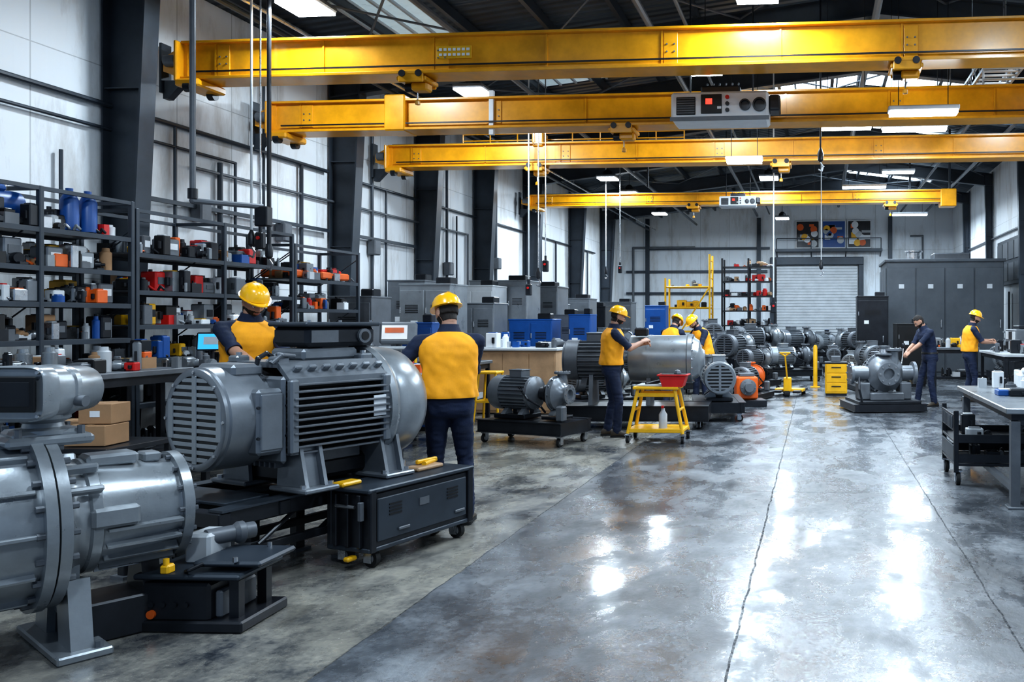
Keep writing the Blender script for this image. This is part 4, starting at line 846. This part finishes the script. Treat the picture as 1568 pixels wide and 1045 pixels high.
def person(name,loc,heading,lean=5,wr=(.2,.3,1.1),wl=(-.2,.3,1.1),feet=((.11,.06),(-.11,-.04)),footyaw=(-10,10),pitch=15,yaw=0,vest=True,helmet=True,scale=1.,hy=0.,beard=True,seed=1,tool=None,pole=(.55,-.5,-.7),polel=None,bulk=1.06):
    T=lean*math.pi/180; R_=V((1,0,0))
    def sp(z):
        pos=V((0,hy,.95)); 
        if z<=.95: return V((0,hy,z)),V((0,1,0)),V((0,0,1))
        t=.95; a=0
        while t<z-1e-6:
            st=min(.02,z-t); a=T*min(1,(t-.95)/.32); pos=pos+V((0,math.sin(a),math.cos(a)))*st; t+=st
        return pos,V((0,math.cos(a),-math.sin(a))),V((0,math.sin(a),math.cos(a)))
    b=B('body'); rings=[]
    for z,w,d in((.83,.10,.085),(.87,.152,.115),(.93,.168,.125),(1.0,.160,.118),(1.08,.152,.112),(1.2,.164,.118),(1.32,.183,.124),(1.39,.188,.115),(1.44,.165,.092),(1.475,.11,.075),(1.50,.072,.064),(1.54,.058,.058),(1.60,.056,.056)):
        c,f,u=sp(z); 
        if z>1.45: c=c+f*(.012*min(1,(z-1.45)/.1))
        rings.append(ell(c,R_,f,w*(bulk if z<1.46 else 1),d*(bulk if z<1.46 else 1),e=2.3 if z<1.47 else 2))
    b.loft(rings,'skin'); bones=[]
    def bn(a,c,l): bones.append((a,c,l))
    bn(sp(.80)[0],sp(1.0)[0],'navy'); bn(sp(1.04)[0],sp(1.46)[0],'shirt'); bn(sp(1.56)[0],sp(1.66)[0],'skin')
    c,f,u=sp(1.415); hands=[]
    bn(c-R_*.12,c+R_*.12,'shirt')
    for s_,W in((1,V(wr)),(-1,V(wl))):
        pl=pole if (s_>0 or polel is None) else polel
        S=c+R_*(s_*.182*bulk)-f*.005; E,W=ik(S,W,.285,.255,V((pl[0]*s_,pl[1],pl[2])))
        caps(b,S,S.lerp(E,.5),.066,.056); caps(b,S.lerp(E,.5),E,.056,.045)
        caps(b,E,E.lerp(W,.35),.043,.043); caps(b,E.lerp(W,.35),W,.043,.028)
        caps(b,c+R_*(s_*.10)+u*.02,S+u*.0,.055,.06)
        bn(S,S.lerp(E,.90),'shirt'); bn(S.lerp(E,.93),E,'skin'); bn(E,W,'skin'); hands.append((s_,S,E,W))
    for s_,(fx,fy),fyw in((1,feet[0],footyaw[0]),(-1,feet[1],footyaw[1])):
        H=V((s_*.088,hy,.90)); A=V((fx,fy,.09)); K,A=ik(H,A,.415,.405,V((s_*.15,1,0)))
        caps(b,H,H.lerp(K,.5),.095,.082); caps(b,H.lerp(K,.5),K,.082,.064); caps(b,K,K.lerp(A,.35),.064,.065); caps(b,K.lerp(A,.35),A,.065,.060)
        b.sph(H+V((0,-.045,.0)),.083,'skin',12)
        bn(H,K,'navy'); bn(K,A,'navy')
    v,fc,nr=remesh(b.v,b.f,.013,3)
    off=V((seed*7.3,0,0))
    for i,p in enumerate(v):
        a=noise.noise(V((p.x*9,p.y*9,p.z*13))+off)*.006+noise.noise(V((p.x*16,p.y*16,p.z*42))+off)*(.009 if p.z<.25 or .42<p.z<.58 else .005)
        dz=min(segdist(p,bo[0],bo[1]) for bo in bones if bo[2]=='skin')
        if dz<.06: a*=.1
        v[i]=p+nr[i]*a
    P=B(name,loc,heading,sharp=60); fm=[]
    for f_ in fc:
        cpt=V((0,0,0))
        for i in f_: cpt+=v[i]
        cpt/=len(f_); lab=min(bones,key=lambda q:segdist(cpt,q[0],q[1]))[2]; fm.append('navy' if lab=='shirt' else lab)
    P.M=Matrix.Scale(scale,4); S0=P.M.copy(); P.add(v,fc,fm)
    for s_,S,E,W in hands:
        ax=E-S; L_=ax.length; P.lathe([(L_*.80,.0545),(L_*.86,.0565),(L_*.955,.0575),(L_*.957,.0535),(L_*.86,.05)],S,ax,'navy',20)
    P.loft([ell(sp(1.455)[0],R_,f,.11,.09,e=2),ell(sp(1.53)[0]+f*.006,R_,f,.074,.074,e=2),ell(sp(1.548)[0]+f*.006,R_,f,.072,.072,e=2),ell(sp(1.548)[0]+f*.006,R_,f,.062,.062,e=2),ell(sp(1.47)[0],R_,f,.06,.055,e=2)],'navy')
    if vest:
        rr=[]; KZ=(.985,1.0,1.08,1.14,1.2,1.26,1.32,1.38,1.42,1.455,1.485); KW=(.186,.188,.182,.179,.182,.187,.190,.188,.176,.140,.090); KD=(.145,.147,.141,.138,.139,.143,.146,.138,.123,.102,.084)
        zs=[.985+(1.485-.985)*i/38 for i in range(39)]
        def itp(z,K):
            for i in range(len(KZ)-1):
                if z<=KZ[i+1]+1e-9: t=(z-KZ[i])/(KZ[i+1]-KZ[i]); return K[i]*(1-t)+K[i+1]*t
            return K[-1]
        rr.append(ell(sp(.985)[0],R_,sp(.985)[1],.150*bulk,.110*bulk,n=80,e=2.35))
        for z in zs:
            c,f,u=sp(z); r=ell(c,R_,f,itp(z,KW)*bulk,itp(z,KD)*bulk,n=80,e=2.35)
            for i,p in enumerate(r):
                fo=max(0,1-(z-.985)/.3)
                a=1+.05*noise.noise(V((p.x*8,p.y*8,z*9+abs(p.x)*14))+off)+.045*noise.noise(V((p.x*18+z*9,p.y*18,z*14))+off)+.022*fo*math.sin(i*.55+seed+2*noise.noise(V((z*4,i*.1,0)))); r[i]=c+(p-c)*a
            rr.append(r)
        rr.append(ell(sp(1.485)[0],R_,f,.07,.065,n=80,e=2.35)); P.loft(rr,'vest')
    else:
        c,f,u=sp(1.0); P.loft([ell(sp(.985)[0],R_,f,.172,.128),ell(sp(.99)[0],R_,f,.180,.137),ell(sp(1.02)[0],R_,f,.178,.135),ell(sp(1.025)[0],R_,f,.168,.124)],'black')
    for s_,(fx,fy),fyw in((1,feet[0],footyaw[0]),(-1,feet[1],footyaw[1])):
        M=S0@Matrix.Translation((fx,fy,0))@Matrix.Rotation(math.radians(fyw),4,'Z'); P.M=M; rr=[]
        for y,w,h in((-.085,.028,.05),(-.075,.038,.085),(-.03,.046,.12),(.02,.046,.12),(.07,.048,.085),(.13,.052,.062),(.17,.046,.05),(.195,.026,.035)):
            rr.append([(w*math.cos(a),y,max(.0,h/2+h/2*math.sin(a)*1.0)) for a in [2*math.pi*i/14 for i in range(14)]])
        P.loft(rr,'boot'); rr=[]
        for y,w in((-.09,.03),(-.075,.042),(-.02,.045),(.05,.046),(.12,.055),(.17,.048),(.2,.028)): rr.append([(-w,y,0),(w,y,0),(w,y,.024),(-w,y,.024)])
        P.loft(rr,'rubber'); P.M=S0
    v,fc,_=HAND
    for s_,S,E,W in hands:
        d=(W-E).normalized(); nz=V((s_*.55,0,.85)); nz=(nz-d*nz.dot(d)).normalized(); x=d.cross(nz)
        M=Matrix((x,d,nz)).transposed().to_4x4()
        if s_<0: M=M@Matrix.Diagonal((-1,1,1,1))
        P.M=S0@Matrix.Translation(W-d*.005)@M; P.add(v,fc,'skin')
    c,f,u=sp(1.57); up=u.copy(); hc=c+up*.090+f*.030; piv=V((0,-.022,-.075))
    M=Matrix((R_,f,up)).transposed().to_4x4()
    Hm=S0@Matrix.Translation(hc)@M@Matrix.Translation(piv)@Matrix.Rotation(math.radians(yaw),4,'Z')@Matrix.Rotation(math.radians(-pitch),4,'X')@Matrix.Translation(-piv); P.M=Hm
    v,fc,nr=HEAD; vv=[]; hairf=[]
    def zone(p):
        if (p.z>.052+.02*(p.y>.05)) or (p.y<-.012 and p.z>-.085 and not (abs(p.x)>.073 and p.y>-.03 and p.z<.03)): return 'hair'
        if beard and p.z<-.038 and p.y>.0 and p.z>-.125 and not(abs(p.x)<.024 and -.074<p.z<-.052 and p.y>.06) and not (p.y>.096): return 'hair'
        if abs(p.x)<.022 and -.075<p.z<-.052 and p.y>.08: return 'lip'
        return 'skin'
    zs=[zone(p) for p in v]
    for p,nn,z in zip(v,nr,zs): vv.append(p+nn*((.009+.003*noise.noise(p*60)) if z=='hair' and p.z>-.03 else (.003 if z=='hair' else 0)))
    for f_ in fc:
        zz=[zs[i] for i in f_]; hairf.append(max(set(zz),key=zz.count))
    P.add(vv,fc,hairf)
    for s_ in(-1,1):
        P.sph((s_*.031,.074,.002),.0125,'eye_white',12); P.sph((s_*.031,.0835,.001),.0052,'black',8); P.box((s_*.031,.088,.022),(.03,.008,.006),'hair',.002,rot=(0,s_*6,-s_*14)); P.box((s_*.031,.083,.0105),(.027,.010,.004),'skin',.001)
    if helmet:
        P.M=Hm@Matrix.Translation((0,-.004,.0))@Matrix.Rotation(math.radians(5),4,'X'); rr=[];N=36
        for t in(0,.25,.5,.7,.85,.95,1):
            ph=t*math.pi/2; w=.104*math.cos(ph)**.8 if t<1 else .004; d=.128*math.cos(ph)**.8 if t<1 else .004; z=.040+.110*math.sin(ph); rr.append([(w*math.cos(2*math.pi*i/N),-.006+d*math.sin(2*math.pi*i/N),z) for i in range(N)])
        P.loft(rr,'helmet')
        lo=[];hi=[]
        for i in range(N):
            a=2*math.pi*i/N; s_=math.sin(a); ex=1.07+(.28*max(0,s_)**2.2); lo.append((.112*math.cos(a),-.006+.128*ex*s_,.034-.008*max(0,s_)**2)); hi.append((.112*math.cos(a),-.006+.128*ex*s_,.042-.008*max(0,s_)**2))
        P.loft([lo,hi],'helmet')
        P.loft([[(x,-.006+1.0*y,z) for x,y,z in((-.012,.10,.105),(.012,.10,.105),(.010,.10,.112),(-.010,.10,.112))],[(x,-.006+y,z) for x,y,z in((-.012,.05,.138),(.012,.05,.138),(.010,.05,.152),(-.010,.05,.152))],[(x,-.006+y,z) for x,y,z in((-.012,-.05,.138),(.012,-.05,.138),(.010,-.05,.152),(-.010,-.05,.152))],[(x,-.006+y,z) for x,y,z in((-.012,-.10,.105),(.012,-.10,.105),(.010,-.10,.112),(-.010,-.10,.112))]],'helmet')
    P.M=S0
    if tool=='rod':
        s_,S,E,W=hands[0]; P.tube([W+V((-.02,.07,.12)),W+V((-.05,.10,-.05)),W+V((-.12,.2,-.45))],.011,'steel'); P.box(W+V((-.02,.07,.12)),(.05,.05,.1),'dark_metal',.01)
    P.M=Matrix.Identity(4)
    return P.done()
person('worker_with_hard_hat',(-2.86,6.42,0),24,lean=6,wr=(.06,.38,1.14),wl=(-.30,.20,1.06),pitch=16,yaw=32,scale=1.01,seed=1,feet=((.13,.0),(-.10,.10)),pole=(.25,-.2,-.9),polel=(.9,-.5,-.5),bulk=1.14)
person('worker_with_hard_hat',(-4.92,7.0,0),-130,lean=12,wr=(.08,.44,1.14),wl=(-.12,.42,1.12),pitch=20,yaw=8,scale=1.08,hy=-.06,seed=2,bulk=1.1)
person('worker_with_hard_hat',(-2.80,11.45,0),-68,lean=5,wr=(.10,.42,1.30),wl=(-.08,.44,1.26),pitch=16,yaw=0,scale=1.0,seed=3,bulk=1.1)
person('worker_with_hard_hat',(-2.62,15.3,0),-25,lean=22,wr=(.2,.4,1.05),wl=(-.2,.4,1.05),pitch=20,scale=.98,seed=4,hy=-.08)
person('worker_with_hard_hat',(-2.12,15.6,0),130,lean=24,wr=(.2,.42,1.05),wl=(-.2,.4,1.05),pitch=22,scale=.98,seed=5,hy=-.08)
person('worker_in_navy',(2.03,16.0,0),112,lean=20,wr=(.10,.36,1.02),wl=(-.05,.42,.98),pitch=20,vest=False,helmet=False,scale=.98,seed=6,hy=-.08,tool='rod',feet=((.14,.10),(-.14,-.10)),bulk=1.1)
person('worker_with_hard_hat',(2.98,16.9,0),-85,lean=8,wr=(.12,.42,1.16),wl=(-.10,.42,1.2),pitch=14,scale=1.0,seed=7,bulk=1.08)
person('worker_with_hard_hat',(1.75,28.6,0),60,lean=12,wr=(.12,.42,1.16),wl=(-.10,.42,1.2),pitch=14,scale=1.0,seed=8)

# ------------------------------------------------------------------ world, camera
w=bpy.data.worlds.new('world'); sc.world=w; w.use_nodes=True; bg=w.node_tree.nodes['Background']; bg.inputs[0].default_value=(.42,.63,.95,1); bg.inputs[1].default_value=.5
cam=bpy.data.cameras.new('camera'); co=bpy.data.objects.new('camera',cam); sc.collection.objects.link(co); co.location=(0,0,1.6); co.rotation_euler=(math.radians(90),0,math.radians(5))
cam.sensor_width=36; cam.lens=1300/1568*36; cam.shift_x=(784-1136)/1568; cam.shift_y=(490-522.5)/1568; sc.camera=co; cam.clip_end=200
sc.view_settings.view_transform='Standard'; sc.view_settings.look='Medium High Contrast'; sc.view_settings.exposure=.05
